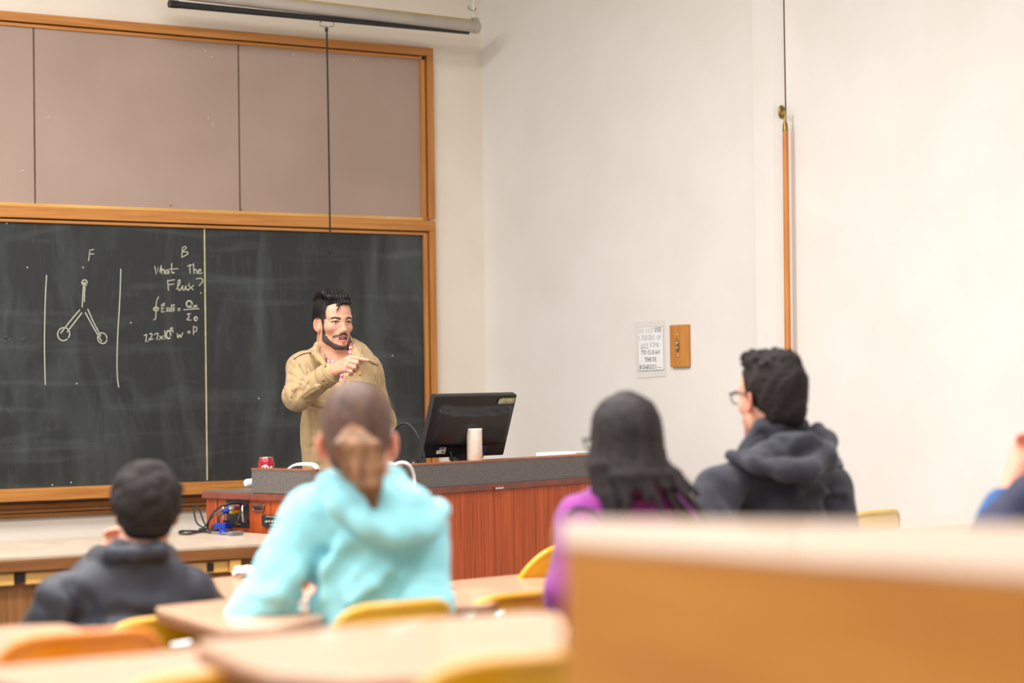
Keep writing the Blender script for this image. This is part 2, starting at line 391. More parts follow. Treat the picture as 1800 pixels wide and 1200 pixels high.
S((1114, 408), (1100, 440), (1096, 500), (1094, 556), (1080, 568)); circ(t, 1097, 492, 17, 12, 0.0055)               # contour integral
S((1136, 470), (1136, 514), sm=False); S((1136, 470), (1156, 468), sm=False); S((1136, 490), (1152, 488), sm=False); S((1136, 514), (1158, 510), sm=False)
S((1134, 460), (1156, 456), (1150, 450))
S((1172, 482), (1182, 508), sm=False); S((1184, 482), (1170, 508), sm=False)
S((1206, 462), (1204, 508)); S((1204, 486), (1192, 490), (1192, 506), (1204, 500))
S((1226, 480), (1214, 488), (1226, 496), (1214, 508)); S((1210, 468), (1226, 466), (1220, 460))
S((1250, 490), (1266, 488), sm=False); S((1250, 502), (1266, 500), sm=False)
circ(t, 1330, 456, 20, 22, 0.006); S((1334, 466), (1352, 484), sm=False); S((1364, 466), (1364, 480), sm=False); S((1372, 480), (1373, 466), (1382, 468), (1384, 480))
S((1292, 496), (1398, 490), sm=False)
S((1340, 526), (1318, 526), (1330, 546), (1314, 566), (1342, 570)); circ(t, 1376, 560, 11, 12, 0.006)
S((1012, 680), (1030, 672), (1024, 722)); S((1038, 718), (1042, 720), sm=False)                                      # 7.
S((1050, 668), (1066, 664), (1066, 684), (1048, 708), (1076, 702))                                                   # 2
S((1084, 672), (1110, 662), (1102, 708))                                                                             # 7
S((1122, 682), (1144, 704), sm=False); S((1146, 680), (1120, 706), sm=False)
S((1158, 644), (1160, 702), sm=False); circ(t, 1184, 672, 15, 28, 0.006)
circ(t, 1208, 634, 9, 9, 0.0055); S((1218, 628), (1216, 654), sm=False)
S((1246, 664), (1250, 694), (1264, 672), (1270, 692), (1284, 660))
S((1320, 650), (1334, 648), sm=False); S((1322, 660), (1336, 658), sm=False)
S((1360, 612), (1360, 672), sm=False); S((1360, 614), (1382, 622), (1380, 646), (1362, 654))
t.build('chalk_writing', M['chalk'], cb)['kind'] = 'stuff'
M['faint'] = mat('faint_chalk', (80, 82, 79), (72, 74, 72), 0.95, (200, 200, 200))
f_ = MB()
for pts in ([(2, 716), (14, 700), (16, 724)], [(44, 680), (38, 722), (28, 716), (42, 700)], [(72, 700), (58, 712), (76, 716), (84, 700), (86, 724)], [(120, 690), (150, 705), (180, 694)]):
    stroke(f_, pts, 0.006)
f_.build('faint_writing', M['faint'], cb)
g = MB()
for (px, py) in ((12, 392.5), (745, 414), (146, 470), (48, 470), (560, 646), (690, 625), (230, 567), (135, 674), (125, 848), (92, 852), (455, 700)):
    c = PY(px, py, YC); g.lathe(c, [(0.004, 0), (0.003, 0.0015), (0.0005, 0.002)], 7, NW)
g.build('chalk_speck', M['chalk'], cb)['kind'] = 'stuff'

# ------------------------------------------------------------------ projection screen with pull cord
YS = 9.93
ps = empty('projection_screen', PY(575, 45, YS), 'rolled projection screen in a pale tube hung above the tack board', 'projection screen')
M['screen_case'] = mat('screen_case_grey', (186, 176, 166), (176, 166, 156), 0.45, (6, 6, 6))
M['screen_top'] = mat('screen_cloth_yellowed', (196, 176, 120), (184, 164, 108), 0.8, (6, 6, 6))
a, b = PY(306, -13, YS), PY(838, 48, YS); ax = (b - a) / np.linalg.norm(b - a)
L_ = float(np.linalg.norm(b - a))
MB().lathe(a, [(0.02, -0.004), (0.026, 0), (0.029, 0.004), (0.029, L_ - 0.008), (0.026, L_), (0.018, L_ + 0.003)], 24, ax).build('casing', M['screen_case'], ps)
MB().tube([a + np.array([0, 0.012, 0.012]), b + np.array([0, 0.012, 0.012])], 0.028, 20).build('fabric_roll', M['screen_top'], ps)
a2, b2 = PY(300, 7, YS - 0.02), PY(824, 57.2, YS + 0.005)
bar = MB().tube([a2, b2], [0.0165, 0.010], 16).build('bottom_bar', M['black_matte'], ps)
MB().tube([PY(297.5, 6.6, YS - 0.02), PY(313, 8, YS - 0.02)], 0.0185, 16).build('end_cap', M['black'], bar)
MB().lathe(b - ax * 0.002, [(0.031, -0.02), (0.032, 0.004), (0.026, 0.012)], 20, ax).build('end_cap', M['screen_case'], ps)
br = MB().box(PY(835, 36, YS), (0.018, 0.012, 0.014), bev=0.003).build('hanger_bracket', M['chrome'], ps)
MB().tube([PY(832.5, 31, YS), PY(832.7, 20, YS)], 0.0045, 8).tube(spline([PY(832.7, 20, YS), PY(829, 17.5, YS), PY(824.5, 16, YS), PY(822.5, 13, YS), PY(823.5, 11, YS), PY(826, 12, YS)], 4), 0.0035, 6).tube(spline([PY(832.7, 20, YS), PY(835, 18, YS), PY(836.5, 15.5, YS), PY(834.5, 15, YS)], 4), 0.0035, 6).tube([PY(832.6, 20, YS), PY(832.6, 20, YS) + np.array([0, 0, 0.5])], 0.0012, 5).build('hook_wire', M['chrome'], br)
MB().tube(spline([PY(565.5, 36, YS), PY(561.5, 41, YS), PY(563, 45, YS), PY(573, 47.5, YS), PY(584, 46.5, YS), PY(587, 43, YS), PY(585.5, 39, YS)], 6), 0.0028, 6).build('pull_handle', M['chrome'], ps)
cd = MB().tube(spline([PY(574, 52, YS), PY(574.5, 62, YS), PY(577, 200, YS), PY(579, 330, YS), PY(580.5, 436, YS)], 6), 0.0046, 6).build('pull_cord', M['black_matte'], ps)
MB().lathe(PY(574, 52, YS), [(0.004, -0.012), (0.008, -0.008), (0.0085, 0.004), (0.004, 0.01)], 12).build('cord_knot', M['black'], cd)
MB().lathe(PY(580.5, 442, YS), [(0.003, -0.012), (0.0075, -0.008), (0.008, 0.006), (0.004, 0.014)], 12).build('cord_toggle', M['black_matte'], cd)

# ------------------------------------------------------------------ right wall: notice, plaque, pole
NR = (-1, 0, 0)
sg = empty('wall_notice', PX(1144, 660, XR), 'white paper notice about not cleaning boards with liquids, taped to wall', 'notice')
M['sleeve'] = mat('plastic_sleeve', (232, 228, 224), (226, 221, 217), 0.4, (8, 8, 8))
M['paper'] = mat('paper_white', (244, 244, 244), (238, 238, 240), 0.6, (12, 12, 12))
M['ink_grey'] = mat('ink_faded', (150, 158, 156), (134, 142, 140), 0.8, (60, 60, 60))
M['ink_green'] = mat('ink_green', (44, 92, 78), (34, 74, 64), 0.8, (60, 60, 60))
q = [PX(1115.5, 565, XR - 0.001), PX(1168, 562.5, XR - 0.001), PX(1171, 661, XR - 0.001), PX(1120, 665, XR - 0.001)]
MB().slab(q, (-0.002, 0, 0)).build('sleeve', M['sleeve'], sg)
q = [(1120.5, 574.6), (1165.5, 573.6), (1167, 649.8), (1122.6, 652)]
pq = [PX(x, y, XR - 0.0032) for x, y in q]
page = MB().slab(pq, (-0.0012, 0, 0)).build('page', M['paper'], sg)
mb = MB()
for i in range(4):
    mb.ribbon([PX(*q[i], XR - 0.0045), PX(*q[(i + 1) % 4], XR - 0.0045)], 0.0014 if i != 2 else 0.003, NR, 0.0004)
mb.build('border_line', M['ink_grey'], page)
GLY = {'D': [[(0, 0), (0, 1), (.6, .8), (.7, .45), (.5, .1), (0, 0)]], 'O': [[(.35, 0), (0, .4), (.1, .9), (.45, 1), (.75, .6), (.65, .15), (.35, 0)]],
 'N': [[(0, 0), (0, 1), (.65, 0), (.65, 1)]], 'T': [[(0, 1), (.7, 1)], [(.35, 1), (.35, 0)]], 'U': [[(0, 1), (0, .3), (.3, 0), (.6, .3), (.6, 1)]],
 'S': [[(.6, .9), (.3, 1), (.05, .75), (.55, .35), (.4, .02), (0, .1)]], 'E': [[(.55, 1), (0, 1), (0, 0), (.6, 0)], [(0, .5), (.5, .5)]], 'L': [[(0, 1), (0, 0), (.5, 0)]],
 'I': [[(0, 1), (.5, 1)], [(.25, 1), (.25, 0)], [(0, 0), (.5, 0)]], 'Q': [[(.35, 0), (0, .4), (.1, .9), (.45, 1), (.75, .6), (.65, .15), (.35, 0)], [(.45, .25), (.85, -.15)]],
 'F': [[(0, 0), (0, 1), (.55, 1)], [(0, .55), (.45, .55)]], 'A': [[(0, 0), (.35, 1), (.7, 0)], [(.15, .35), (.55, .35)]], 'Y': [[(0, 1), (.3, .5), (.6, 1)], [(.3, .5), (.2, 0)]],
 'K': [[(0, 0), (0, 1)], [(.55, 1), (0, .45), (.6, 0)]], 'C': [[(.6, .85), (.35, 1), (.02, .55), (.2, .05), (.6, .1)]], 'H': [[(0, 0), (0, 1)], [(.6, 0), (.6, 1)], [(0, .5), (.6, .5)]],
 'B': [[(0, 0), (0, 1), (.45, .85), (.4, .55), (0, .5), (.55, .35), (.45, .05), (0, 0)]], 'R': [[(0, 0), (0, 1), (.5, .85), (.45, .55), (0, .45), (.6, 0)]], '!': [[(.15, 1), (.1, .3)], [(.08, .05), (.1, .0)]], ' ': []}
def words(mb, txt, x0, x1, ybase, h, wd):
    adv = {'I': 0.75, '!': 0.4, ' ': 0.5}
    tot = sum(adv.get(c, 1.0) for c in txt) - 0.3; sx = (x1 - x0) / tot; x = x0
    for c in txt:
        for st_ in GLY[c]:
            mb.ribbon([PX(x + g[0] * sx, ybase - g[1] * h - (x - 1140) * 0.03, XR - 0.0046) for g in st_], wd, NR, 0.0005)
        x += adv.get(c, 1.0) * sx
def sy(v): return 540 + v / 8.572
def sx_(v): return 1080 + v / 8.572
g1, g2 = MB(), MB()
words(g1, 'DO NOT', sx_(370), sx_(590), sy(385), 7.6, 0.0018)
words(g2, 'USE', sx_(612), sx_(708), sy(373), 7.4, 0.0036)
words(g1, 'LIQUIDS OF', sx_(372), sx_(708), sy(488), 7.6, 0.0020)
words(g1, 'ANY', sx_(403), sx_(510), sy(600), 6.8, 0.0022); g1.ribbon([PX(sx_(398), sy(618), XR - 0.0046), PX(sx_(514), sy(612), XR - 0.0046)], 0.003, NR, 0.0005)
words(g1, 'KIND', sx_(543), sx_(672), sy(596), 6.8, 0.0022)
words(g2, 'TO CLEAN', sx_(408), sx_(682), sy(704), 6.6, 0.0032)
words(g2, 'THESE', sx_(460), sx_(636), sy(814), 6.6, 0.0032)
words(g2, 'BOARDS!', sx_(385), sx_(622), sy(926), 7.2, 0.0032)
g1.ribbon([PX(sx_(640), sy(908), XR - 0.0046), PX(sx_(710), sy(904), XR - 0.0046)], 0.003, NR, 0.0005)
g1.build('grey_lettering', M['ink_grey'], page)['kind'] = 'stuff'; g2.build('green_lettering', M['ink_green'], page)['kind'] = 'stuff'

pl = empty('wooden_plaque', PX(1195, 645, XR), 'small oak block with a twisted metal cleat, right of the paper notice', 'plaque')
M['plaque'] = mat('plaque_oak', (208, 144, 72), (190, 124, 56), 0.4, (30, 40, 3), 5, dist=0.5)
y0, y1 = float(PX(1208, 608, XR - 0.022)[1]), float(PX(1177, 608, XR - 0.022)[1])
z0, z1 = float(PX(1190, 645, XR - 0.022)[2]), float(PX(1190, 570.5, XR - 0.022)[2])
MB().box((XR - 0.011, (y0 + y1) / 2, (z0 + z1) / 2), (0.011, (y1 - y0) / 2, (z1 - z0) / 2), bev=0.005).build('block', M['plaque'], pl)
for (px, py) in ((1191, 588.5), (1191.7, 626)):
    MB().lathe(PX(px, py, XR - 0.022), [(0.0062, 0), (0.0058, 0.003), (0.002, 0.005)], 14, NR).build('screw', M['chrome'], pl)
MB().tube(spline([PX(1188, 594, XR - 0.024), PX(1189.5, 599, XR - 0.03), PX(1190.5, 604, XR - 0.034), PX(1189.5, 608, XR - 0.03), PX(1191, 612, XR - 0.034), PX(1188.8, 617, XR - 0.024)], 5), [0.003 + 0.0025 * abs(math.sin(i * 0.6)) for i in range(26)], 8).build('cleat', M['chrome'], pl)

wp = empty('window_pole', PX(1384, 700, XR - 0.05), 'long wooden pole with a brass hook end, hanging beside the pilaster', 'pole')
XP = XR - 0.045
M['pole'] = mat('pole_wood', (216, 138, 66), (196, 116, 48), 0.4, (40, 40, 3), 5)
ptop, pbot = PX(1380.5, 229, XP), PX(1386, 716, XP)
MB().tube([pbot, ptop], [0.0145, 0.0125], 16).build('shaft', M['pole'], wp)
MB().lathe(ptop, [(0.0125, -0.004), (0.013, 0.0), (0.0115, 0.012), (0.0105, 0.028), (0.006, 0.040), (0.005, 0.056), (0.0055, 0.075), (0.007, 0.082), (0.003, 0.088)], 16).build('ferrule', M['brass'], wp)
MB().tube(spline([PX(1380.8, 204, XP), PX(1378.5, 203, XP), PX(1376, 202, XP), PX(1374.5, 199, XP)], 5), 0.004, 8).build('hook', M['brass'], wp)
wh = empty('wall_hook', PX(1373.5, 208, XP), 'oval brass wall eye holding the top of the wooden pole', 'hook')
yH = (ya + ye) / 2 - .01
ring = [PY(1373.8 + 3.6 * math.cos(a_), 196.5 + 10 * math.sin(a_), yH - 0.006) for a_ in np.linspace(0, 2 * math.pi, 22)]
MB().tube(ring, 0.0055, 8, caps=False).build('eye_ring', M['brass'], wh)
MB().box(PY(1373.8, 196.5, yH - 0.002), (0.011, 0.003, 0.024), bev=0.002).build('back_plate', M['brass'], wh)
# ------------------------------------------------------------------ lab bench
def PPL(px, py, p0, n):      # point where the sight line meets a plane
    r = ray(px, py); n = np.array(n, float); return CAM + r * (((np.array(p0) - CAM) @ n) / (r @ n))
ZB, Z2, Z1 = 0.89, 1.04, 1.13
BX0, BX1, BY0, BY1 = 0.6, 4.50, 7.335, 8.17
bn = empty('lab_bench', ((BX0 + BX1) / 2, (BY0 + BY1) / 2, 0), 'long brown lab bench with grey-tan top below the chalkboard', 'bench')
bx(BX0, BX1, BY0 + 0.003, BY1, ZB - 0.012, ZB, 0.002).build('bench_top', M['bench_top'], bn)
bx(BX0, BX1, BY0, BY1, ZB - 0.050, ZB - 0.012, 0.003).build('top_edge', M['bench_edge'], bn)
bx(BX0, BX1 - 0.02, BY0 + 0.05, BY1 - 0.03, 0.08, ZB - 0.05).build('bench_body', M['bench_body'], bn)
bx(BX0 + 0.05, BX1 - 0.1, BY0 + 0.10, BY1 - 0.05, 0.0, 0.08).build('plinth', M['black_matte'], bn)
yd = BY0 + 0.02
def bxx(px): return float(PY(px, 990, yd)[0])
edges = [-620, -470, -300, -130, 35, 180, 303]
for a, b in zip(edges[:-1], edges[1:]):
    xa, xb = bxx(a), bxx(b)
    dr = bx(xa + 0.02, xb - 0.02, yd, yd + 0.04, ZB - 0.094, ZB - 0.055, 0.003).build('drawer', M['drawer'], bn)
    bx(xb - 0.016, xb + 0.016, yd - 0.004, yd + 0.02, ZB - 0.088, ZB - 0.056, 0.003).build('pull', M['black'], dr)
dr = bx(bxx(311), bxx(401), yd, yd + 0.04, ZB - 0.094, ZB - 0.055, 0.003).build('drawer', M['drawer'], bn)
bx(bxx(363.5), bxx(375), yd - 0.005, yd + 0.01, ZB - 0.089, ZB - 0.058, 0.003).build('pull', M['black'], dr)
bx(bxx(402), bxx(421), yd - 0.012, yd + 0.04, ZB - 0.096, ZB - 0.053, 0.003).build('end_block', M['drawer'], bn)
MB().lathe(PY(416, 981, yd - 0.012), [(0.004, 0), (0.003, 0.002)], 8, NW).build('screw', M['black'], bn)

# ------------------------------------------------------------------ podium
A_, B_ = np.array([4.547, 7.516]), np.array([6.904, 8.415])
C_, Cp = np.array([4.512, 7.935]), np.array([4.482, 8.275])
e1 = (B_ - A_) / np.linalg.norm(B_ - A_); e2 = np.array([-e1[1], e1[0]])
sd = (Cp - A_) / np.linalg.norm(Cp - A_)
sn = np.array([-sd[1], sd[0]]); sn = sn if sn[0] < 0 else -sn          # outward of the left side
pod = empty('podium', (5.6, 8.2, 0), 'cherry wood teaching podium with grey speckled raised ledge', 'podium')
def v3(p, z): return np.array([p[0], p[1], z])
bl = A_ + e1 * 0.45 + e2 * 0.60
poly = [A_, B_, B_ + e2 * 0.60, bl, Cp + np.array([0.30, 0.04]), Cp]
ctr = np.mean(poly, axis=0)
def inset(p, k): 
    v = p - ctr; return p - v / np.linalg.norm(v) * k
body = [A_ + e2 * 0.03 + sd * 0.0 + e1 * 0.03, B_ + e2 * 0.03 - e1 * 0.03, B_ + e2 * 0.57 - e1 * 0.03, bl - e2 * 0.03, Cp + np.array([0.27, 0.0]), Cp - sd * 0.03 - sn * 0.03]
MB().slab([v3(p, 0.0) for p in body], (0, 0, Z2 - 0.03)).build('cabinet_body', M['cherry'], pod)
MB().slab([v3(p, Z2 - 0.03) for p in poly], (0, 0, 0.026)).build('top_trim', M['cherry_edge'], pod, bevel=0.003)
MB().slab([v3(inset(p, 0.006), Z2 - 0.004) for p in poly], (0, 0, 0.004)).build('work_surface', M['granite'], pod)
# main front panel with its own grain; the raised ledge
fp = MB().slab([v3(A_ + e2 * 0.012 + e1 * 0.02, 0.02), v3(B_ + e2 * 0.012 - e1 * 0.02, 0.02), v3(B_ + e2 * 0.03 - e1 * 0.02, 0.02), v3(A_ + e2 * 0.03 + e1 * 0.02, 0.02)], (0, 0, Z2 - 0.05)).build('front_panel', M['cherry'], pod)
ldg = MB().slab([v3(A_ + e1 * 0.004, Z2), v3(B_, Z2), v3(B_ + e2 * 0.16, Z2), v3(A_ + e1 * 0.004 + e2 * 0.045 , Z2)], (0, 0, Z1 - Z2 - 0.004)).build('front_ledge', M['granite'], pod)
MB().slab([v3(A_ + e1 * 0.004 - e2 * 0.002, Z1 - 0.004), v3(B_ - e2 * 0.002, Z1 - 0.004), v3(B_ + e2 * 0.162, Z1 - 0.004), v3(A_ + e2 * 0.047, Z1 - 0.004)], (0, 0, 0.005)).build('edge_strip', M['edge_trim'], ldg)
sl = MB().slab([v3(A_ + sn * 0.001 + sd * 0.01, Z2), v3(C_ + sn * 0.001, Z2), v3(C_ - sn * 0.04, Z2), v3(A_ - sn * 0.04 + sd * 0.045, Z2)], (0, 0, Z1 - Z2 - 0.004)).build('side_ledge', M['granite'], pod)
MB().slab([v3(A_ + sn * 0.003, Z1 - 0.004), v3(C_ + sn * 0.003 + sd * 0.002, Z1 - 0.004), v3(C_ - sn * 0.042, Z1 - 0.004), v3(A_ - sn * 0.042 + sd * 0.04, Z1 - 0.004)], (0, 0, 0.005)).build('edge_strip', M['edge_trim'], sl)
MB().box(v3(A_ + sn * 0.002 + sd * 0.004, (Z1 + Z2) / 2), (0.006, 0.006, (Z1 - Z2) / 2)).build('corner_strip', M['cherry_edge'], sl)
# clip under the front trim
MB().box(PPL(876, 857.5, v3(A_ - e2 * 0.004, 0), v3(e2, 0)), (0.030, 0.006, 0.004), math.atan2(e1[1], e1[0])).build('metal_clip', M['chrome'], pod)
# left side: stile, access panel, connector plate, latch, keypad
sN = v3(sn, 0)
def side(px, py, out=0.0): return PPL(px, py, v3(A_, 0) + sN * (out - 0.027), sN)
def quad(mb, pts, out, th): mb.slab([side(x, y, out) for x, y in pts], sN * th); return mb
quad(MB(), [(366, 870), (384.5, 871), (384.5, 931), (366, 929)], 0, 0.008).build('side_stile', M['cherry'], pod)
ap = quad(MB(), [(386.5, 872.5), (520, 879), (520, 943), (386.5, 931.5)], 0, 0.009).build('access_panel', M['cherry'], pod)
cp = quad(MB(), [(398.5, 876.5), (438, 878.5), (439, 928), (400, 924)], 0.009, 0.003).build('connector_plate', M['black_matte'], ap)
M['white_print'] = mat('white_print', (214, 214, 208), (196, 196, 190), 0.7, (60, 60, 60))
mb = MB()
for k in range(5):
    mb.tube([side(415 + k * 1.6, 922.2, 0.0125), side(415.8 + k * 1.6, 920.8, 0.0125)], 0.001, 5)
mb.build('plate_print', M['white_print'], ap)
for x0, x1 in ((392, 399), (426, 434.5)):
    MB().tube([side(x1, 888 if x0 < 400 else 887.5, 0.009), side(x0 + 0.5, 889 if x0 < 400 else 888.5, 0.055), side(x0, 891, 0.06), side(x0 + 1, 913 if x0 < 400 else 914, 0.06), side(x0 + 2, 916, 0.055), side(x1 + 1, 916, 0.009)], 0.0042, 8).build('rack_handle', M['chrome'], ap)
M['latch'] = mat('latch_bronze', (120, 70, 54), (96, 54, 42), 0.3, (30, 30, 30), coat=0.3)
lp = [(443, 891), (444, 886), (448, 884), (456, 884), (463, 886), (465.5, 889), (465.5, 896), (464, 900), (456, 901), (448, 899), (444, 896)]
lt = quad(MB(), lp, 0.009, 0.006).build('finger_latch', M['latch'], ap, bevel=0.002)
quad(MB(), [(444, 893), (449, 890.5), (456, 891), (463, 894.5), (457, 895.5), (449, 895)], 0.0145, 0.0015).build('latch_slot', M['black'], lt)
for x, y in ((463.5, 887.5), (444.5, 894.8)): MB().lathe(side(x, y, 0.0152), [(0.003, 0), (0.002, 0.0015)], 8, sN).build('latch_screw', M['chrome'], lt)
kp = quad(MB(), [(463.5, 908), (465, 904), (498, 906), (499, 928), (466, 925), (464, 920)], 0.009, 0.012).build('keypad', M['black'], ap, bevel=0.002)
mb = MB()
for k in range(6): quad(mb, [(468.5 + k * 4.6, 914.4), (470.4 + k * 4.6, 914.6), (470.4 + k * 4.6, 917.4), (468.5 + k * 4.6, 917.1)], 0.0212, 0.002)
for k in range(9): mb.tube([side(468 + k * 2.2, 907.8 + 0.12 * k, 0.0215), side(469.4 + k * 2.2, 906.9 + 0.12 * k, 0.0215)], 0.0012, 5)
for k in range(5): mb.tube([side(474 + k * 2, 922, 0.0215), side(475.3 + k * 2, 921.4, 0.0215)], 0.001, 5)
mb.build('keypad_legend', M['white_print'], kp)
M['led'] = mat('lime_led', (206, 226, 40), (190, 214, 30), 0.4)
quad(MB(), [(466, 916.3), (468, 915.6), (468, 917.2), (466, 918)], 0.0212, 0.002).build('indicator', M['led'], kp)

# cables
def plug(name, p0, p1, r, material, parent):
    return MB().tube([p0, p0 + (p1 - p0) * 0.12, p0 + (p1 - p0) * 0.7, p1], [r * 0.8, r, r, r * 0.6], 10).build(name, material, parent)
M['red'] = mat('red_plastic', (206, 40, 44), (184, 30, 36), 0.4); M['yellow_pl'] = mat('yellow_plastic', (226, 182, 36), (208, 160, 24), 0.4)
M['blue_dark'] = mat('dark_blue_plastic', (14, 32, 92), (10, 26, 78), 0.4); M['blue'] = mat('blue_plastic', (26, 66, 176), (18, 52, 150), 0.4); M['grey_cable'] = mat('grey_cable', (124, 122, 128), (104, 102, 108), 0.45)
def bp(px, py, up=0.006): 
    q = PZ(px, py, ZB); return q + np.array([0, 0, up])
ac = empty('audio_cable', bp(415, 930, 0), 'grey audio cable with red, white and yellow plugs in the podium connector plate', 'cable', 'cables at the podium side')
MB().tube(spline([side(420, 889, 0.05), side(408, 889, 0.09), side(398, 892, 0.10), side(380, 902, 0.09), side(370, 912, 0.07), side(362, 922, 0.05), bp(358, 932), bp(372, 938), bp(395, 940), bp(408, 940)], 8), 0.0036, 7).build('cord', M['grey_cable'], ac)
plug('red_plug', side(423, 889.5, 0.015), side(411, 891.5, 0.06), 0.0085, M['red'], ac)
plug('white_plug', side(411, 891, 0.05), side(404, 892.5, 0.085), 0.008, M['white'], ac)
plug('yellow_plug', side(421, 897.5, 0.015), side(405, 900, 0.07), 0.0085, M['yellow_pl'], ac)
MB().box(bp(414, 941, 0.008), (0.03, 0.012, 0.008), 0.3, bev=0.004).build('jack_end', M['grey_cable'], ac)
vc = empty('video_cable', bp(395, 935, 0), 'black video cable with blue connectors drooping from podium onto bench', 'cable', 'cables at the podium side')
MB().tube(spline([side(425, 886, 0.02), side(412, 884, 0.07), side(396, 887, 0.11), side(384, 893, 0.12), side(372, 905, 0.10), side(366, 918, 0.06), bp(364, 931), bp(352, 936), bp(330, 941), bp(316, 939), bp(320, 936), bp(345, 936), bp(372, 938)], 8), 0.0042, 8).build('cord', M['black'], vc)
plug('blue_plug', side(411, 895, 0.02), side(391, 900, 0.09), 0.0095, M['blue'], vc)
MB().tube(spline([side(391, 900, 0.09), side(386, 907, 0.07), side(385, 916, 0.05), side(386, 925, 0.04)], 6), 0.004, 8).build('cord', M['grey_cable'], vc)
MB().box(bp(391, 934, 0.022), (0.022, 0.026, 0.011), 0.5, bev=0.004).build('blue_connector', M['blue'], vc)
MB().box(bp(399, 930, 0.022), (0.008, 0.02, 0.010), 0.5, bev=0.003).build('connector_collar', M['white'], vc)
MB().box(bp(393, 939.5, 0.010), (0.012, 0.012, 0.009), 0.5, bev=0.003).build('connector_foot', M['blue'], vc)
lc = empty('looped_cable', bp(380, 934, 0), 'thin dark cable looping left of the podium side', 'cable', 'cables at the podium side')
MB().tube(spline([side(424, 893, 0.02), side(421, 905, 0.09), side(416, 918, 0.09), bp(405, 928, 0.02), bp(392, 933), bp(370, 934), bp(348, 930, 0.02), bp(342, 924, 0.045), bp(341, 918, 0.06), bp(345, 916.5, 0.065), bp(352, 921, 0.05), bp(360, 929, 0.02), bp(372, 933), bp(378, 919, 0.06), bp(386, 914, 0.08), bp(394, 918, 0.06), bp(404, 930, 0.02), bp(412, 938)], 8), 0.0034, 7).build('cord', M['black_matte'], lc)
MB().tube([bp(352, 935, 0.009), bp(360, 936, 0.009)], 0.007, 8).build('cord_tie', M['black'], lc)

# ------------------------------------------------------------------ things on the podium
def pd(px, f):   # depth of podium front line at column px, plus f metres
    return float(PPL(px, 820, v3(A_, 0), v3(e2, 0))[0:3] @ FW - CAM @ FW) + f
# monitor
mon = empty('monitor', (5.55, 8.25, Z2), 'black flat monitor seen from behind, tilted on the podium', 'monitor')
BL, BR, TL = P(741, 806, 9.66), P(885, 800, 9.91), P(765.5, 696.5, 9.585)
w_ = np.linalg.norm(BR - BL); mx = (BR - BL) / w_
my = (TL - BL); my = my - mx * (my @ mx); h_ = np.linalg.norm(my); my /= h_
mz = np.cross(mx, my); mz = mz if mz @ FW < 0 else -mz         # towards the students
MO = BL
def mp_(u, v, o): return MO + mx * (u * w_) + my * (v * h_) + mz * o
Rm = np.array([mx, my, mz]).T
MB().box(mp_(0.5, 0.5, -0.016), (w_ / 2, h_ / 2, 0.016), R=Rm, bev=0.006).build('screen_housing', M['black'], mon)
MB().box(mp_(0.5, 0.5, -0.0325), (w_ / 2 - 0.018, h_ / 2 - 0.018, 0.0012), R=Rm).build('screen', M['black_matte'], mon)
nu, nv = 44, 34; vs, fs = [], []
def sstep(a, b, x): 
    t_ = min(1, max(0, (x - a) / (b - a))); return t_ * t_ * (3 - 2 * t_)
for j in range(nv + 1):
    for i in range(nu + 1):
        u, v = i / nu, j / nv
        c4 = 1 - (2 * u - 1) ** 2
        vt, vb = 0.835 - 0.085 * c4, 0.235 - 0.045 * c4
        hh = 0.030 * sstep(vt + 0.004, vt - 0.022, v) * sstep(vb - 0.004, vb + 0.02, v) * sstep(0.03, 0.10, u) * sstep(0.975, 0.93, u)
        hh *= 0.55 + 0.45 * math.sin(math.pi * min(1, max(0, (v - 0.1) / 0.8)))
        hh += 0.010 * sstep(vt + 0.06, vt + 0.02, v) * sstep(vt - 0.01, vt + 0.012, v) * sstep(0.03, 0.14, u) * sstep(0.97, 0.86, u)
        vs.append(mp_(0.012 + u * 0.976, 0.015 + v * 0.97, 0.0005 + hh))
for j in range(nv):
    for i in range(nu): q = j * (nu + 1) + i; fs.append((q, q + 1, q + nu + 2, q + nu + 1))
mb = MB(); mb.add(vs, fs, True)
mb.build('back_shell', M['black'], mon)
M['tape'] = mat('shiny_sticker', (196, 192, 150), (120, 118, 84), 0.25, (260, 260, 260), 2, ramp=(0.4, 0.55))
MB().slab([mp_(*q, 0.0055) for q in ((0.77, 0.865), (0.965, 0.87), (0.97, 0.955), (0.80, 0.955), (0.775, 0.93))], mz * 0.001).build('sticker', M['tape'], mon)
lb = MB().slab([mp_(*q, 0.003) for q in ((0.155, 0.075), (0.26, 0.075), (0.26, 0.175), (0.185, 0.175), (0.185, 0.13), (0.155, 0.13))], mz * 0.0012).build('label', M['white'], mon)
mb = MB()
for k in range(4): mb.ribbon([mp_(0.19, 0.145 + 0.008 * k, 0.0045), mp_(0.25 - 0.01 * (k % 2), 0.145 + 0.008 * k, 0.0045)], 0.0012, mz, 0.0004)
for k in range(6): mb.ribbon([mp_(0.215 + 0.006 * k, 0.09, 0.0045), mp_(0.215 + 0.006 * k, 0.12, 0.0045)], 0.0010 + 0.0006 * (k % 2), mz, 0.0004)
mb.build('label_print', M['black_matte'], lb)
nk = mp_(0.46, 0.16, 0.03)
MB().box(nk + np.array([0, 0, -0.05]), (0.035, 0.018, 0.075), R=Rm, bev=0.006).build('stand_neck', M['black'], mon)
MB().lathe((nk[0], nk[1] + 0.03, Z2), [(0.10, 0.0), (0.10, 0.006), (0.085, 0.016), (0.03, 0.022)], 28).build('stand_base', M['black'], mon)
MB().box(mp_(0.69, 0.15, 0.014), (0.014, 0.016, 0.010), R=Rm, bev=0.003).build('video_plug', M['blue_dark'], mon)
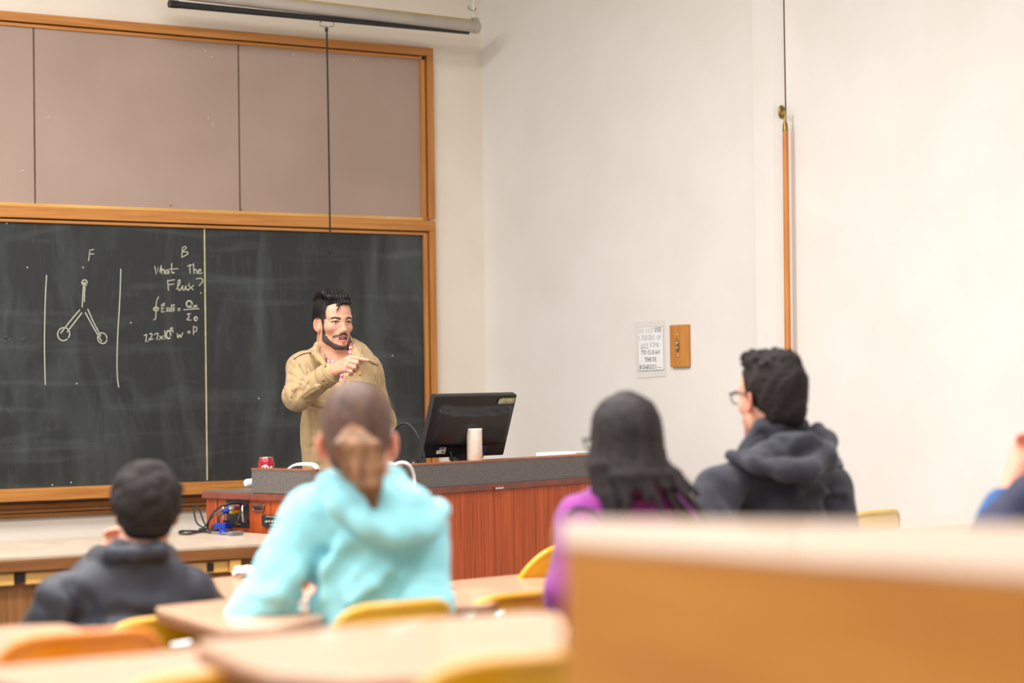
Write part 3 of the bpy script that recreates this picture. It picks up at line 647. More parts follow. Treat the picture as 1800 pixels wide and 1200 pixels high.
MB().tube(spline([mp_(0.685, 0.11, 0.018), mp_(0.68, 0.05, 0.03), mp_(0.675, -0.06, 0.02), mp_(0.66, -0.25, 0.0)], 5), 0.004, 8).build('video_lead', M['black'], mon)
MB().tube(spline([mp_(0.31, 0.12, 0.012), mp_(0.315, 0.03, 0.025), mp_(0.35, -0.06, 0.02), mp_(0.40, -0.2, 0.02)], 5), 0.0035, 8).build('power_lead', M['black'], mon)
# tall cup in front of the monitor
cpz = PZ(834.5, 811, Z1 + 0.001); cpz = P(834.5, 811, float((PPL(834, 811, v3(A_ + e2 * 0.075, 0), v3(e2, 0)) - CAM) @ FW)); cpz[2] = Z1 + 0.001
M['card'] = mat('pale_cardboard', (226, 206, 188), (216, 194, 174), 0.7, (30, 30, 30), bump=0.1, bscale=(120, 120, 120))
tcup = empty('cardboard_tube', cpz, 'pale beige paper cylinder standing on the podium ledge before the monitor', 'tube')
MB().lathe(cpz, [(0.030, 0.0), (0.0312, 0.002), (0.0312, 0.126), (0.0300, 0.128), (0.028, 0.126), (0.028, 0.006), (0.001, 0.005)], 30).build('tube_wall', M['card'], tcup)
MB().lathe(cpz, [(0.0316, 0.121), (0.0318, 0.1265), (0.031, 0.1275)], 30).build('rim_band', M['white'], tcup)
# drink can
cpos = P(467.5, 803, 9.5); cpos[2] = Z2
M['can_red'] = mat('can_red', (178, 30, 52), (150, 20, 40), 0.3, (40, 40, 40), metal=0.35, coat=0.3)
can = empty('drink_can', cpos, 'dark red drink can standing behind the left podium ledge', 'can')
MB().lathe(cpos, [(0.024, 0.001), (0.0325, 0.010), (0.0328, 0.02), (0.0328, 0.100), (0.0305, 0.109), (0.0268, 0.117)], 32).build('can_body', M['can_red'], can)
MB().lathe(cpos, [(0.0268, 0.1165), (0.0275, 0.119), (0.0268, 0.1215), (0.0252, 0.1205), (0.0245, 0.1175), (0.001, 0.1175)], 32).build('can_lid', M['chrome'], can)
MB().box(cpos + np.array([0.004, -0.006, 0.1215]), (0.012, 0.006, 0.0012), 0.4, bev=0.001).build('pull_tab', M['chrome'], can)
M['can_white'] = mat('can_lettering', (236, 230, 230), (224, 216, 216), 0.35, (40, 40, 40))
mb = MB(); view = -np.array([FW[0], FW[1], 0]); view /= np.linalg.norm(view); lat = np.array([RT[0], RT[1], 0])
def cyl(x, z, o=0.0004):
    a_ = x / 0.0328; return cpos + np.array([0, 0, z]) + (view * math.cos(a_) + lat * math.sin(a_)) * (0.0328 + o)
def cstroke(pts, wd):
    q = spline(pts, 5); 
    for i in range(len(q) - 1):
        p0, p1 = cyl(*q[i]), cyl(*q[i + 1]); nn = (p0 - cpos); nn[2] = 0; nn /= np.linalg.norm(nn)
        mb.ribbon([p0, p1], wd, nn, 0.0005)
cstroke([(-0.006, 0.045), (-0.003, 0.066), (0.001, 0.088)], 0.0055)                  # D stem
cstroke([(-0.012, 0.084), (0.003, 0.089), (0.0125, 0.078), (0.010, 0.058), (0.0, 0.046), (-0.012, 0.045)], 0.005)
cstroke([(0.017, 0.062), (0.019, 0.073), (0.022, 0.083)], 0.005); cstroke([(0.0195, 0.074), (0.024, 0.083), (0.029, 0.082)], 0.005)
cstroke([(-0.016, 0.052), (-0.011, 0.064), (-0.008, 0.074)], 0.004); cstroke([(-0.020, 0.046), (-0.019, 0.066), (-0.008, 0.075)], 0.004)
cstroke([(0.017, 0.052), (0.024, 0.056), (0.031, 0.06)], 0.004)
mb.build('can_lettering', M['can_white'], can)
# curled sheet behind the ledge
cs = [(497, 826), (504, 823.5), (510, 819), (515, 816), (522, 814.8), (534, 814.5), (545, 815), (551, 817.5), (555, 822), (557.5, 829)]
mb = MB(); f0 = [P(x, y, 9.02 + 0.00 * k) for k, (x, y) in enumerate(cs)]; dv = np.array([FW[0], FW[1], 0]) * 0.16
for k in range(len(cs) - 1): 
    mb.slab([f0[k], f0[k + 1], f0[k + 1] + dv, f0[k] + dv], (0, 0, -0.007))
lg = P(502, 826, 9.02); lg2 = P(555, 826, 9.02)
for q in (lg, lg2, lg + dv * 0.9, lg2 + dv * 0.9): mb.box((q[0], q[1], (q[2] + Z2) / 2), (0.006, 0.006, (q[2] - Z2) / 2))
o = mb.build('curled_sheet', M['paper']); tag(o, 'white curled sheet arched behind the podium ledge, right of the red can', 'sheet')
# white device on the lower surface left of the ledge
q = PZ(434, 857, Z2); 
o = MB().lathe(q + np.array([0.02, 0.0, 0.018]), [(0.010, -0.035), (0.0165, -0.028), (0.018, 0.0), (0.018, 0.06), (0.014, 0.07)], 20, v3(e1, 0.0)).build('adapter', M['white'])
tag(o, 'small white rounded adapter lying left of the grey podium ledge', 'adapter')
# white power cord over the ledge
wc = empty('power_cord', v3(A_ + e1 * 0.7, Z1), 'white cord with a white plug draped over the podium ledge', 'cord')
def fr(px, py, out): return PPL(px, py, v3(A_ - e2 * out, 0), v3(e2, 0))
MB().tube(spline([fr(690, 818.5, -0.03), fr(697, 815, -0.02), fr(706, 812.8, 0.0), fr(715, 814.5, 0.02), fr(722.5, 822, 0.025), fr(727, 835, 0.022), fr(728.5, 850, 0.02), fr(727.5, 870, 0.02), fr(724, 900, 0.02)], 7), 0.0072, 9).build('cord', M['white'], wc)
MB().tube([fr(671, 816.5, -0.03), fr(674, 816, -0.03), fr(688, 817, -0.03), fr(694, 817.5, -0.028)], [0.010, 0.012, 0.012, 0.007], 12).build('plug', M['white'], wc)
# gooseneck microphone
mic = empty('microphone', v3(A_ + e1 * 0.9 + e2 * 0.22, Z2), 'black gooseneck microphone bent towards the instructor', 'microphone')
mg = [P(746.5, 818, 9.52), P(745.5, 803, 9.52), P(742, 786, 9.52), P(736, 769, 9.52), P(728, 755, 9.53), P(718.5, 746, 9.54), P(709, 743.8, 9.55), P(701, 747, 9.56), P(695, 755, 9.57), P(692, 761, 9.57)]
MB().tube(spline(mg, 6), [0.0056 if k < 30 else 0.0048 for k in range(55)], 10).build('gooseneck', M['black_matte'], mic)
MB().tube([P(693, 759, 9.57), P(692, 762, 9.57), P(687.5, 774, 9.575), P(686, 778, 9.575)], [0.007, 0.0125, 0.011, 0.007], 14).build('mic_head', M['black'], mic)
qb = P(746.5, 818, 9.52); MB().lathe((qb[0], qb[1], Z2), [(0.05, 0), (0.05, 0.012), (0.03, 0.022), (0.010, 0.03), (0.008, qb[2] - Z2 + 0.005)], 20).build('mic_base', M['black'], mic)
qk = P(729, 815, 9.55)
MB().lathe((qk[0], qk[1], Z2), [(0.028, 0), (0.030, 0.05), (0.028, 0.085), (0.015, 0.098), (0.004, 0.102)], 18).build('mic_switch', M['black'], mic)
# paper stack at the right end
ppc = PPL(1004, 798, v3(A_ + e2 * 0.28, 0), v3(e2, 0)); pps = empty('paper_stack', (ppc[0], ppc[1], Z2), 'stack of white papers near the right end of the podium', 'papers')
r_ = random.Random(3)
for k in range(6):
    MB().box((ppc[0] + r_.uniform(-.008, .008), ppc[1] + r_.uniform(-.008, .008), Z2 + 0.008 + k * 0.0158), (0.125, 0.10, 0.0076), math.atan2(e1[1], e1[0]) + r_.uniform(-.06, .06)).build('paper_ream', M['paper'], pps)

# ------------------------------------------------------------------ tablet-arm chairs
M['tablet'] = mat('tablet_laminate', (202, 160, 130), (192, 146, 114), 0.38, (3, 24, 24), 5, coat=0.2)
M['tablet_edge'] = mat('tablet_edge', (136, 84, 52), (118, 70, 42), 0.5, (20, 20, 20))
M['shell_yellow'] = mat('yellow_plastic_shell', (232, 172, 14), (220, 158, 10), 0.3, (6, 6, 6), coat=0.35)
M['shell_orange'] = mat('orange_plastic_shell', (242, 142, 24), (232, 128, 18), 0.3, (6, 6, 6), coat=0.3)
M['shell_hazed'] = mat('hazed_yellow_shell', (236, 196, 104), (228, 186, 92), 0.35, (6, 6, 6), coat=0.2)  # yellow shell, paled by the foreground haze mixed into its colour
def chair(name_label, back_px, facing, shell, tablet=None, tz=None, group='tablet-arm chairs', extra=None, lift=0.0, wscale=1.0, dome=False, at=None):
    """back_px = (px, py, depth) of the middle of the back's top edge; facing = heading in degrees from +X; tablet = outline on its plane"""
    top = P(*back_px) if at is None else np.array([at[0] + .01, at[1] - .25, floor_z(at[1]) + .80]); fa = math.radians(facing); fwd = np.array([math.cos(fa), math.sin(fa)]); rgt = np.array([fwd[1], -fwd[0]])
    org = top[:2] + fwd * 0.27; z0 = floor_z(float(org[1])) ; ht = top[2] - z0
    root = empty('tablet_chair', (org[0], org[1], z0), name_label, 'chair', group)
    def Lc(x, y, z): return np.array([org[0] + rgt[0] * x + fwd[0] * y, org[1] + rgt[1] * x + fwd[1] * y, z0 + z])
    sh = ht - 0.38
    prof = [(.245, sh - .012, .17), (.225, sh + .008, .20), (.10, sh + .0, .21), (-.05, sh - .01, .21), (-.14, sh - .005, .20), (-.195, sh + .04, .195), (-.222, sh + .12, .19), (-.243, sh + .22, .188), (-.26, ht - .09, .182), (-.267, ht - .045, .172), (-.27, ht - .018, .152), (-.271, ht - .004, .118), (-.271, ht, .07)]
    if dome: prof = prof[:6] + [(-.222 - .05 * math.sin(t_), ht - .165 + .165 * math.sin(t_), max(.02, .180 * math.cos(t_) ** .85)) for t_ in np.linspace(0, 1.52, 9)]
    if False: prof = [p if k < 7 else (p[0], p[1], p[2] * (1, 1, 1, 1, 1, 1, 1, .99, .93, .82, .66, .46, .22)[k]) for k, p in enumerate(prof)]; prof[-5] = (-.26, ht - .11, prof[-5][2]); prof[-4] = (-.267, ht - .06, prof[-4][2]); prof[-3] = (-.27, ht - .028, prof[-3][2])
    def sm(k):
        q = spline([np.array([p[0], p[1], p[2]]) for p in prof], 3); return q
    q = sm(0); nu_ = 12; vs, fs = [], []
    for (y, z, hw) in q:
        bk = max(0, min(1, (z - sh) / 0.2))
        for i in range(nu_ + 1):
            u = -1 + 2 * i / nu_
            vs.append(Lc(u * hw * wscale, y + bk * 0.055 * u * u * (hw / 0.19) ** 2, z + (1 - bk) * 0.018 * u * u))
    n_ = len(q)
    for j in range(n_ - 1):
        for i in range(nu_): k = j * (nu_ + 1) + i; fs.append((k, k + 1, k + nu_ + 2, k + nu_ + 1))
    mb = MB(); mb.add(vs, fs, True); so = mb.build('seat_shell', shell, root)
    md = so.modifiers.new('thick', 'SOLIDIFY'); md.thickness = 0.009; md.offset = 0
    rim = [vs[j * (nu_ + 1)] for j in range(n_)] + [vs[(n_ - 1) * (nu_ + 1) + i] for i in range(1, nu_ + 1)] + [vs[j * (nu_ + 1) + nu_] for j in range(n_ - 2, -1, -1)] + [vs[i] for i in range(nu_ - 1, 0, -1)]
    MB().tube(rim + [rim[0]], 0.011, 8, caps=False).build('shell_rim', shell, so)
    for sx in (-1, 1):
        for sy_ in (-1, 1):
            MB().tube([Lc(sx * 0.15, sy_ * 0.13, sh - 0.02), Lc(sx * 0.19, sy_ * 0.2, 0.0)], 0.011, 8).build('leg', M['chrome'], root)
    MB().tube([Lc(-.15, .13, sh - .03), Lc(.15, .13, sh - .03), Lc(.15, -.13, sh - .03), Lc(-.15, -.13, sh - .03), Lc(-.15, .13, sh - .03)], 0.010, 8).build('seat_frame', M['chrome'], root)
    if tablet:
        tp = [PZ(x, y, tz) for x, y in tablet]
        tbo = MB().slab([p - np.array([0, 0, 0.008]) for p in tp], (0, 0, 0.008)).build('tablet', M['tablet'], root)
        MB().slab([p - np.array([0, 0, 0.026]) for p in tp], (0, 0, 0.018)).build('tablet_edge', M['tablet_edge'], tbo)
        c = np.mean(tp, axis=0)
        pr = min(tp, key=lambda p: np.linalg.norm(p[:2] - Lc(.26, .05, 0)[:2])); pr = pr * 0.75 + c * 0.25
        MB().tube([np.array([pr[0], pr[1], tz - 0.026]), Lc(.24, .02, max(sh + .06, 0.3)), Lc(.23, .0, sh - .03), Lc(.15, .0, sh - .03)], 0.012, 8).build('tablet_post', M['chrome'], root)
    for nm, pts, r in (extra or []):
        MB().tube([P(*p) for p in pts], r, 8).build(nm, M['chrome'], root)
    return root
def rnd(pts, n=4, k=0.35):          # round polygon corners
    out = []
    for i in range(len(pts)):
        a, b, c = (np.array(pts[(i + j) % len(pts)], float) for j in (-1, 0, 1))
        for t_ in np.linspace(0, 1, n):
            out.append(tuple((1 - t_) ** 2 * (b + (a - b) * k) + 2 * t_ * (1 - t_) * b + t_ ** 2 * (b + (c - b) * k)))
    return out
T1 = rnd([(787, 1021), (787, 1029), (880, 1055), (957, 1053), (1030, 1040), (1020, 999)], 4, 0.12)
T2 = rnd([(640, 1050), (770, 1068), (858, 1064), (905, 1045), (850, 1030)], 4, 0.12)
T3 = rnd([(339, 1131), (480, 1188), (620, 1199), (830, 1188), (985, 1152), (998, 1108), (985, 1078), (930, 1074), (700, 1092), (380, 1122)], 4, 0.2)
T4 = rnd([(-70, 1178), (90, 1222), (560, 1230), (560, 1140), (400, 1130), (260, 1149), (120, 1161)], 4, 0.12)
T5 = rnd([(273, 1066), (278, 1073), (392, 1108), (480, 1104), (570, 1085), (560, 1036)], 4, 0.12)
T6 = rnd([(330, 1020), (385, 1056), (470, 1054), (530, 1040), (520, 1002)], 4, 0.12)
T7 = rnd([(-90, 1112), (-40, 1152), (70, 1150), (170, 1112), (110, 1096), (20, 1099)], 4, 0.15)
T8 = rnd([(1500, 938), (1480, 975), (1640, 985), (1760, 950), (1745, 918), (1570, 929)], 4, 0.12)
chair("yellow shell chair the woman in aqua sits on, its back showing below her", (714, 1064, 5.25), 92, M['shell_yellow'], T5, 0.90, wscale=.88, extra=[('bracket_rod', [(789, 1074, 5.2), (791, 1096, 5.2)], 0.005), ('bracket_rod', [(816, 1071, 5.2), (820, 1094, 5.2)], 0.005), ('bracket_rod', [(822, 1087, 5.2), (834, 1078, 5.2)], 0.008)])
chair("yellow shell chair the man in the black jacket sits on", (318, 1088, 5.85), 88, M['shell_yellow'], None, extra=[('bracket_rod', [(302, 1136, 5.2), (336, 1131, 5.2)], 0.008)])
chair("empty bright orange chair at the lower left", (160, 1116, 4.35), 86, M['shell_orange'], T7, 0.935, wscale=.88)
chair("yellow chair under a tan tablet, between aqua hoodie and foreground desk", (925, 1047, 6.15), 100, M['shell_yellow'], T2, 0.875, extra=[('bracket_rod', [(874, 1083, 5.9), (886, 1078, 5.9)], 0.010)])
chair("glossy yellow chair standing closest to the podium's wood front", (990, 960, 7.9), 108, M['shell_yellow'], None, dome=True, wscale=.86)
chair("chair with the pale tablet nearest the podium front, mostly hidden by the dark-haired woman", (1165, 1046, 6.95), 92, M['shell_yellow'], T1, 0.80)
chair("nearest chair, whose wide pale tablet fills the lower middle", (960, 1160, 3.1), 92, M['shell_yellow'], T3, 1.035)
chair("chair whose tan tablet fills the lower left corner", (425, 1186, 3.45), 92, M['shell_yellow'], T4, 0.985)
chair("chair hidden behind the aqua hoodie, its pale tablet holding a tissue", (640, 1040, 6.45), 92, M['shell_yellow'], T6, 0.83)
chair("yellow chair with haze in its colour by the side wall, right of the charcoal hoodie", (1550, 900, 9.3), 100, M['shell_hazed'], T8, 0.905)
chair("chair the long-haired woman in purple sits on", None, 92, M['shell_yellow'], None, at=(3.708, 4.682))
chair("chair the man in the charcoal hoodie sits on", None, 92, M['shell_yellow'], None, at=(4.662, 5.164))
chair("chair the person at the right edge sits on", None, 92, M['shell_yellow'], None, at=(4.428, 3.854))
# crumpled tissue
r_ = random.Random(5); q0 = PZ(432, 1014, 0.832); mb = MB(); bm = bmesh.new(); bmesh.ops.create_icosphere(bm, subdivisions=3, radius=1)
for v in bm.verts:
    k = 0.65 + 0.5 * math.sin(v.co.x * 5 + v.co.y * 3) * math.sin(v.co.z * 6 + 1) + r_.uniform(-.12, .12)
    v.co = Vector((v.co.x * 0.045 * k, v.co.y * 0.04 * k, max(-0.012, v.co.z * 0.022 * k + 0.008)))
bm.verts.index_update()
mb.add([q0 + np.array(v.co) + np.array([0, 0, 0.011]) for v in bm.verts], [[v.index for v in f.verts] for f in bm.faces])
tag(mb.build('tissue', M['paper']), 'crumpled white tissue on the tablet between black jacket and aqua hoodie', 'tissue')

# ------------------------------------------------------------------ foreground desk
ZF = 1.25
fd = empty('wooden_desk', PZ(1300, 985, ZF) * np.array([1, 1, 0]) + np.array([0, 0, floor_z(2.0)]), 'large out-of-focus oak desk with a solid front, nearest at the right', 'desk')
M['desk_panel'] = mat('desk_oak_panel', (212, 138, 48), (196, 122, 36), 0.4, (2, 2, 14), 5, dist=0.4)
M['desk_top'] = mat('desk_oak_top', (192, 164, 140), (182, 150, 124), 0.4, (2, 14, 14), 5, coat=0.15)
tp = [PZ(984, 949, ZF), PZ(2050, 1023, ZF), PZ(2050, 925, ZF), PZ(988, 912, ZF)]
MB().slab([p - np.array([0, 0, 0.006]) for p in tp], (0, 0, 0.006)).build('desk_top', M['desk_top'], fd, bevel=0.002)
fz = floor_z(2.0)
cdir = np.mean(tp, axis=0)
ins = [p + (cdir - p) / np.linalg.norm(cdir - p) * 0.003 for p in tp]
for k, nm in ((0, 'front_panel'), (1, 'side_panel'), (3, 'side_panel')):
    a, b = ins[k], ins[(k + 1) % 4]
    t_ = (b - a) / np.linalg.norm(b - a); nrm = np.cross(t_, Z0); nrm = nrm if nrm @ (cdir - a) > 0 else -nrm
    MB().slab([np.array([a[0], a[1], fz]), np.array([b[0], b[1], fz]), np.array([b[0], b[1], fz]) + nrm * 0.02, np.array([a[0], a[1], fz]) + nrm * 0.02], (0, 0, ZF - 0.006 - fz)).build(nm, M['desk_panel'], fd)
# ------------------------------------------------------------------ sculpting kit: blended solids meshed on a fine grid
class Solid:
    def __init__(s): s.p = []
    def seg(s, a, b, ra, rb=None, k=0.02, op=1, flat=None):
        s.p.append(('seg', np.array(a, np.float32), np.array(b, np.float32), float(ra), float(ra if rb is None else rb), k, op, flat)); return s
    def chain(s, pts, rs, k=0.015, op=1, flat=None):
        n = len(pts); rs = rs if hasattr(rs, '__len__') else [rs] * n
        for i in range(n - 1): s.seg(pts[i], pts[i + 1], rs[i], rs[i + 1], k, op, flat)
        return s
    def ell(s, c, r, R=None, k=0.02, op=1):       # R rows: local axes
        s.p.append(('ell', np.array(c, np.float32), np.array(r, np.float32), np.array(np.eye(3) if R is None else R, np.float32), 0, k, op, None)); return s
    def box(s, c, h, R=None, r=0.004, k=0.01, op=1):
        s.p.append(('box', np.array(c, np.float32), np.array(h, np.float32), np.array(np.eye(3) if R is None else R, np.float32), r, k, op, None)); return s
def pdist(pr, q):
    if pr[0] == 'seg':
        _, a, b, ra, rb, k, op, fl = pr
        v = q - a; w_ = b - a; sc = 1.0
        if fl is not None:
            n_, s_ = np.array(fl[0], np.float32), fl[1]
            v = v + n_ * ((v @ n_) * (1 / s_ - 1))[:, None]; w_ = w_ + n_ * ((w_ @ n_) * (1 / s_ - 1)); sc = min(1.0, (1 + s_) / 2)
        t_ = np.clip((v @ w_) / (w_ @ w_ + 1e-12), 0, 1)
        return (np.linalg.norm(v - t_[:, None] * w_, axis=1) - (ra + (rb - ra) * t_)) * sc
    if pr[0] == 'ell':
        v = (q - pr[1]) @ pr[3].T; r = pr[2]
        k0 = np.linalg.norm(v / r, axis=1); k1 = np.linalg.norm(v / (r * r), axis=1)
        return np.where(k0 < 1e-4, -r.min(), k0 * (k0 - 1) / (k1 + 1e-9))
    v = np.abs((q - pr[1]) @ pr[3].T) - (pr[2] - pr[4])
    return np.linalg.norm(np.maximum(v, 0), axis=1) + np.minimum(v.max(axis=1), 0) - pr[4]
def comb(acc, d, k, op):
    if op == 1:
        h = np.maximum(k - np.abs(acc - d), 0) / k; return np.minimum(acc, d) - h * h * k * 0.25
    d = -d; h = np.maximum(k - np.abs(acc - d), 0) / k; return np.maximum(acc, d) + h * h * k * 0.25
def sdf(sol, q, disp=None):
    q = np.asarray(q, np.float32); acc = np.full(len(q), 1e3, np.float32)
    for pr in sol.p: acc = comb(acc, pdist(pr, q), pr[5], pr[6])
    return acc + (disp(q) if disp else 0)
BS = 8
def mesh_solid(sol, h, disp=None, smooth=1):
    lo, hi = np.full(3, 1e9), np.full(3, -1e9)
    for pr in sol.p:
        if pr[6] != 1: continue
        if pr[0] == 'seg':
            r = max(pr[3], pr[4]) * (1 if pr[7] is None else max(1, pr[7][1])); lo = np.minimum(lo, np.minimum(pr[1], pr[2]) - r); hi = np.maximum(hi, np.maximum(pr[1], pr[2]) + r)
        else:
            r = np.linalg.norm(pr[2]) if pr[0] == 'box' else pr[2].max(); lo = np.minimum(lo, pr[1] - r); hi = np.maximum(hi, pr[1] + r)
    lo = lo - 3 * h; B = BS * h
    nb = np.ceil((hi + 3 * h - lo) / B).astype(int)
    g = np.stack(np.meshgrid(*[np.arange(n) for n in nb], indexing='ij'), -1).reshape(-1, 3)
    cen = (lo + (g + 0.5) * B).astype(np.float32); R = B * 0.87
    dc = np.stack([pdist(pr, cen) for pr in sol.p], 1)
    acc = np.full(len(cen), 1e3, np.float32)
    for i, pr in enumerate(sol.p): acc = comb(acc, dc[:, i], pr[5], pr[6])
    keep = np.abs(acc) < R * 1.45 + 0.012
    g, dc = g[keep], dc[keep]; n = len(g)
    ax_ = np.arange(BS + 1)
    loc = np.stack(np.meshgrid(ax_, ax_, ax_, indexing='ij'), -1).reshape(-1, 3)
    pts = (lo + (g[:, None, :] * BS + loc[None]) * h).astype(np.float32)
    V = np.full((n, len(loc)), 1e3, np.float32)
    dmin = np.where([pr[6] == 1 for pr in sol.p], dc, 1e3).min(1)
    for i, pr in enumerate(sol.p):
        mk = dc[:, i] < (dmin + pr[5] + 2.6 * R if pr[6] == 1 else pr[5] + 2.6 * R)
        ix = np.nonzero(mk)[0]
        if len(ix): V[ix] = comb(V[ix], pdist(pr, pts[ix].reshape(-1, 3)).reshape(len(ix), -1), pr[5], pr[6])
    if disp is not None: V += disp(pts.reshape(-1, 3)).reshape(V.shape)
    V = V.reshape(n, BS + 1, BS + 1, BS + 1); Sg = V < 0
    c8 = np.zeros((n, BS, BS, BS), np.int8)
    for dx in (0, 1):
        for dy in (0, 1):
            for dz in (0, 1): c8 += Sg[:, dx:dx + BS, dy:dy + BS, dz:dz + BS]
    b, i, j, k = np.nonzero((c8 > 0) & (c8 < 8))
    sx, sn_ = np.zeros((len(b), 3)), np.zeros(len(b))
    for a0 in ((0, 0, 0), (0, 0, 1), (0, 1, 0), (0, 1, 1), (1, 0, 0), (1, 0, 1), (1, 1, 0), (1, 1, 1)):
        for ax in range(3):
            if a0[ax]: continue
            a1 = list(a0); a1[ax] = 1
            va = V[b, i + a0[0], j + a0[1], k + a0[2]]; vb = V[b, i + a1[0], j + a1[1], k + a1[2]]
            cr = (va < 0) != (vb < 0); t_ = np.where(cr, va / np.where(cr, va - vb, 1), 0)
            p = np.array(a0, float)[None] + t_[:, None] * (np.array(a1) - np.array(a0))[None]
            sx += p * cr[:, None]; sn_ += cr
    gi = g[b] * BS + np.stack([i, j, k], 1)
    verts = lo + (gi + sx / sn_[:, None]) * h
    dim = nb * BS + 2
    key = (gi[:, 0].astype(np.int64) * dim[1] + gi[:, 1]) * dim[2] + gi[:, 2]
    od = np.argsort(key); ks = key[od]
    def find(q):
        kk = (q[:, 0].astype(np.int64) * dim[1] + q[:, 1]) * dim[2] + q[:, 2]
        p = np.clip(np.searchsorted(ks, kk), 0, len(ks) - 1); return np.where(ks[p] == kk, od[p], -1)
    quads = []
    for ax in range(3):
        o = [0, 0, 0]; o[ax] = 1
        s0 = Sg[b, i, j, k]; s1 = Sg[b, i + o[0], j + o[1], k + o[2]]
        m_ = s0 != s1; u, v = [(1, 2), (2, 0), (0, 1)][ax]
        du, dv = np.zeros(3, int), np.zeros(3, int); du[u] = 1; dv[v] = 1
        G = gi[m_]; q = np.stack([find(G), find(G - du), find(G - du - dv), find(G - dv)], 1)
        fl = ~s0[m_]; q[fl] = q[fl][:, ::-1]
        quads.append(q[(q >= 0).all(1)])
    quads = np.concatenate(quads)
    for _ in range(smooth):
        e = np.concatenate([quads[:, [0, 1]], quads[:, [1, 2]], quads[:, [2, 3]], quads[:, [3, 0]]])
        cnt = np.bincount(e[:, 0], minlength=len(verts)) + np.bincount(e[:, 1], minlength=len(verts))
        nv = np.stack([np.bincount(e[:, 0], verts[e[:, 1], c], len(verts)) + np.bincount(e[:, 1], verts[e[:, 0], c], len(verts)) for c in range(3)], 1)
        verts = np.where(cnt[:, None] > 0, 0.5 * verts + 0.5 * nv / np.maximum(cnt, 1)[:, None], verts)
    return verts, quads
def link_mesh(name, verts, quads, material, parent, colors=None):
    off = np.zeros(3); q = parent
    while q is not None: off = off + np.array(q.location); q = q.parent
    me = bpy.data.meshes.new(name); nq = len(quads)
    me.vertices.add(len(verts)); me.vertices.foreach_set('co', (verts - off).astype(np.float32).ravel())
    me.loops.add(nq * 4); me.loops.foreach_set('vertex_index', quads.astype(np.int32).ravel())
    me.polygons.add(nq); me.polygons.foreach_set('loop_start', np.arange(0, nq * 4, 4, dtype=np.int32))
    me.polygons.foreach_set('use_smooth', np.ones(nq, bool))
    if colors is not None:
        at = me.color_attributes.new('Col', 'FLOAT_COLOR', 'POINT')
        at.data.foreach_set('color', colors.astype(np.float32).ravel())
    me.update(calc_edges=True); me.validate()
    me.materials.append(material)
    o = bpy.data.objects.new(name, me); COL.objects.link(o); o.parent = parent
    return o
def sculpt(name, sol, h, material, parent, disp=None, color=None, smooth=1):
    v, q = mesh_solid(sol, h, disp, smooth)
    return link_mesh(name, v, q, material, parent, color(v) if color else None)
def march(sol, px, py, d0, d1, disp=None, off=0.0):
    px, py = np.asarray(px, float), np.asarray(py, float)
    r = np.stack([ray(x, y) for x, y in zip(px.ravel(), py.ravel())]).astype(np.float32); d = np.full(len(r), d0, np.float32); hit = np.zeros(len(r), bool)
    for _ in range(90):
        f = sdf(sol, CAM.astype(np.float32) + r * d[:, None], disp) - off
        hit = np.abs(f) < 0.0015; d = np.where(hit | (d > d1), d, d + f * 0.75)
    hit &= d < d1
    if (~hit).any() and hit.any(): d[~hit] = np.median(d[hit])
    elif not hit.any(): d[:] = (d0 + d1) / 2
    return (CAM + r * d[:, None]).reshape(px.shape + (3,))
def strip(name, sol, La, Lb, material, parent, rng, n=6, m_=5, th=0.004, out=0.0, disp=None):
    """cloth piece lying on a solid, between two outlines given in the picture"""
    a, b = np.array(spline([np.array(p + (0,)) for p in La], n))[:, :2], np.array(spline([np.array(p + (0,)) for p in Lb], n))[:, :2]
    t_ = np.linspace(0, 1, m_)[None, :, None]; g = a[:, None] * (1 - t_) + b[:, None] * t_
    p = march(sol, g[..., 0], g[..., 1], rng[0], rng[1], disp, out)
    nr, nc = g.shape[:2]; vw = -FW
    vs = [q + vw * th for q in p.reshape(-1, 3)] + [q - vw * 0.004 for q in p.reshape(-1, 3)]
    N = nr * nc; fs = []
    for i in range(nr - 1):
        for j in range(nc - 1):
            k = i * nc + j; fs += [(k, k + 1, k + nc + 1, k + nc), (k + N, k + N + nc, k + N + nc + 1, k + N + 1)]
    edge = [j for j in range(nc)] + [i * nc + nc - 1 for i in range(1, nr)] + [(nr - 1) * nc + j for j in range(nc - 2, -1, -1)] + [i * nc for i in range(nr - 2, 0, -1)]
    for i in range(len(edge)): x, y = edge[i], edge[(i + 1) % len(edge)]; fs.append((x, x + N, y + N, y))
    mb = MB(); mb.add(vs, fs, True); return mb.build(name, material, parent)
def seamline(mb, sol, pts, r, rng, disp=None, out=0.0, n=6):
    q = np.array(spline([np.array(p + (0,)) for p in pts], n))[:, :2]
    p = march(sol, q[:, 0], q[:, 1], rng[0], rng[1], disp, out); mb.tube(list(p), r, 5); return mb
def wob(amp, fr, seed=0):
    rs = np.random.RandomState(seed); ks = [rs.normal(size=3) * fr * s_ for s_ in (1, 1, 1.7, 1.7, 2.9)]; ph = rs.uniform(0, 6.28, 5)
    def f(q):
        a = np.zeros(len(q), np.float32); w_ = np.zeros(len(q), np.float32)
        for i in range(5):
            w_ = np.sin(q @ ks[i].astype(np.float32) + ph[i] + 1.3 * w_); a += w_ * (1.0, 1.0, .6, .6, .35)[i]
        return a * np.float32(amp / 3.0)
    return f

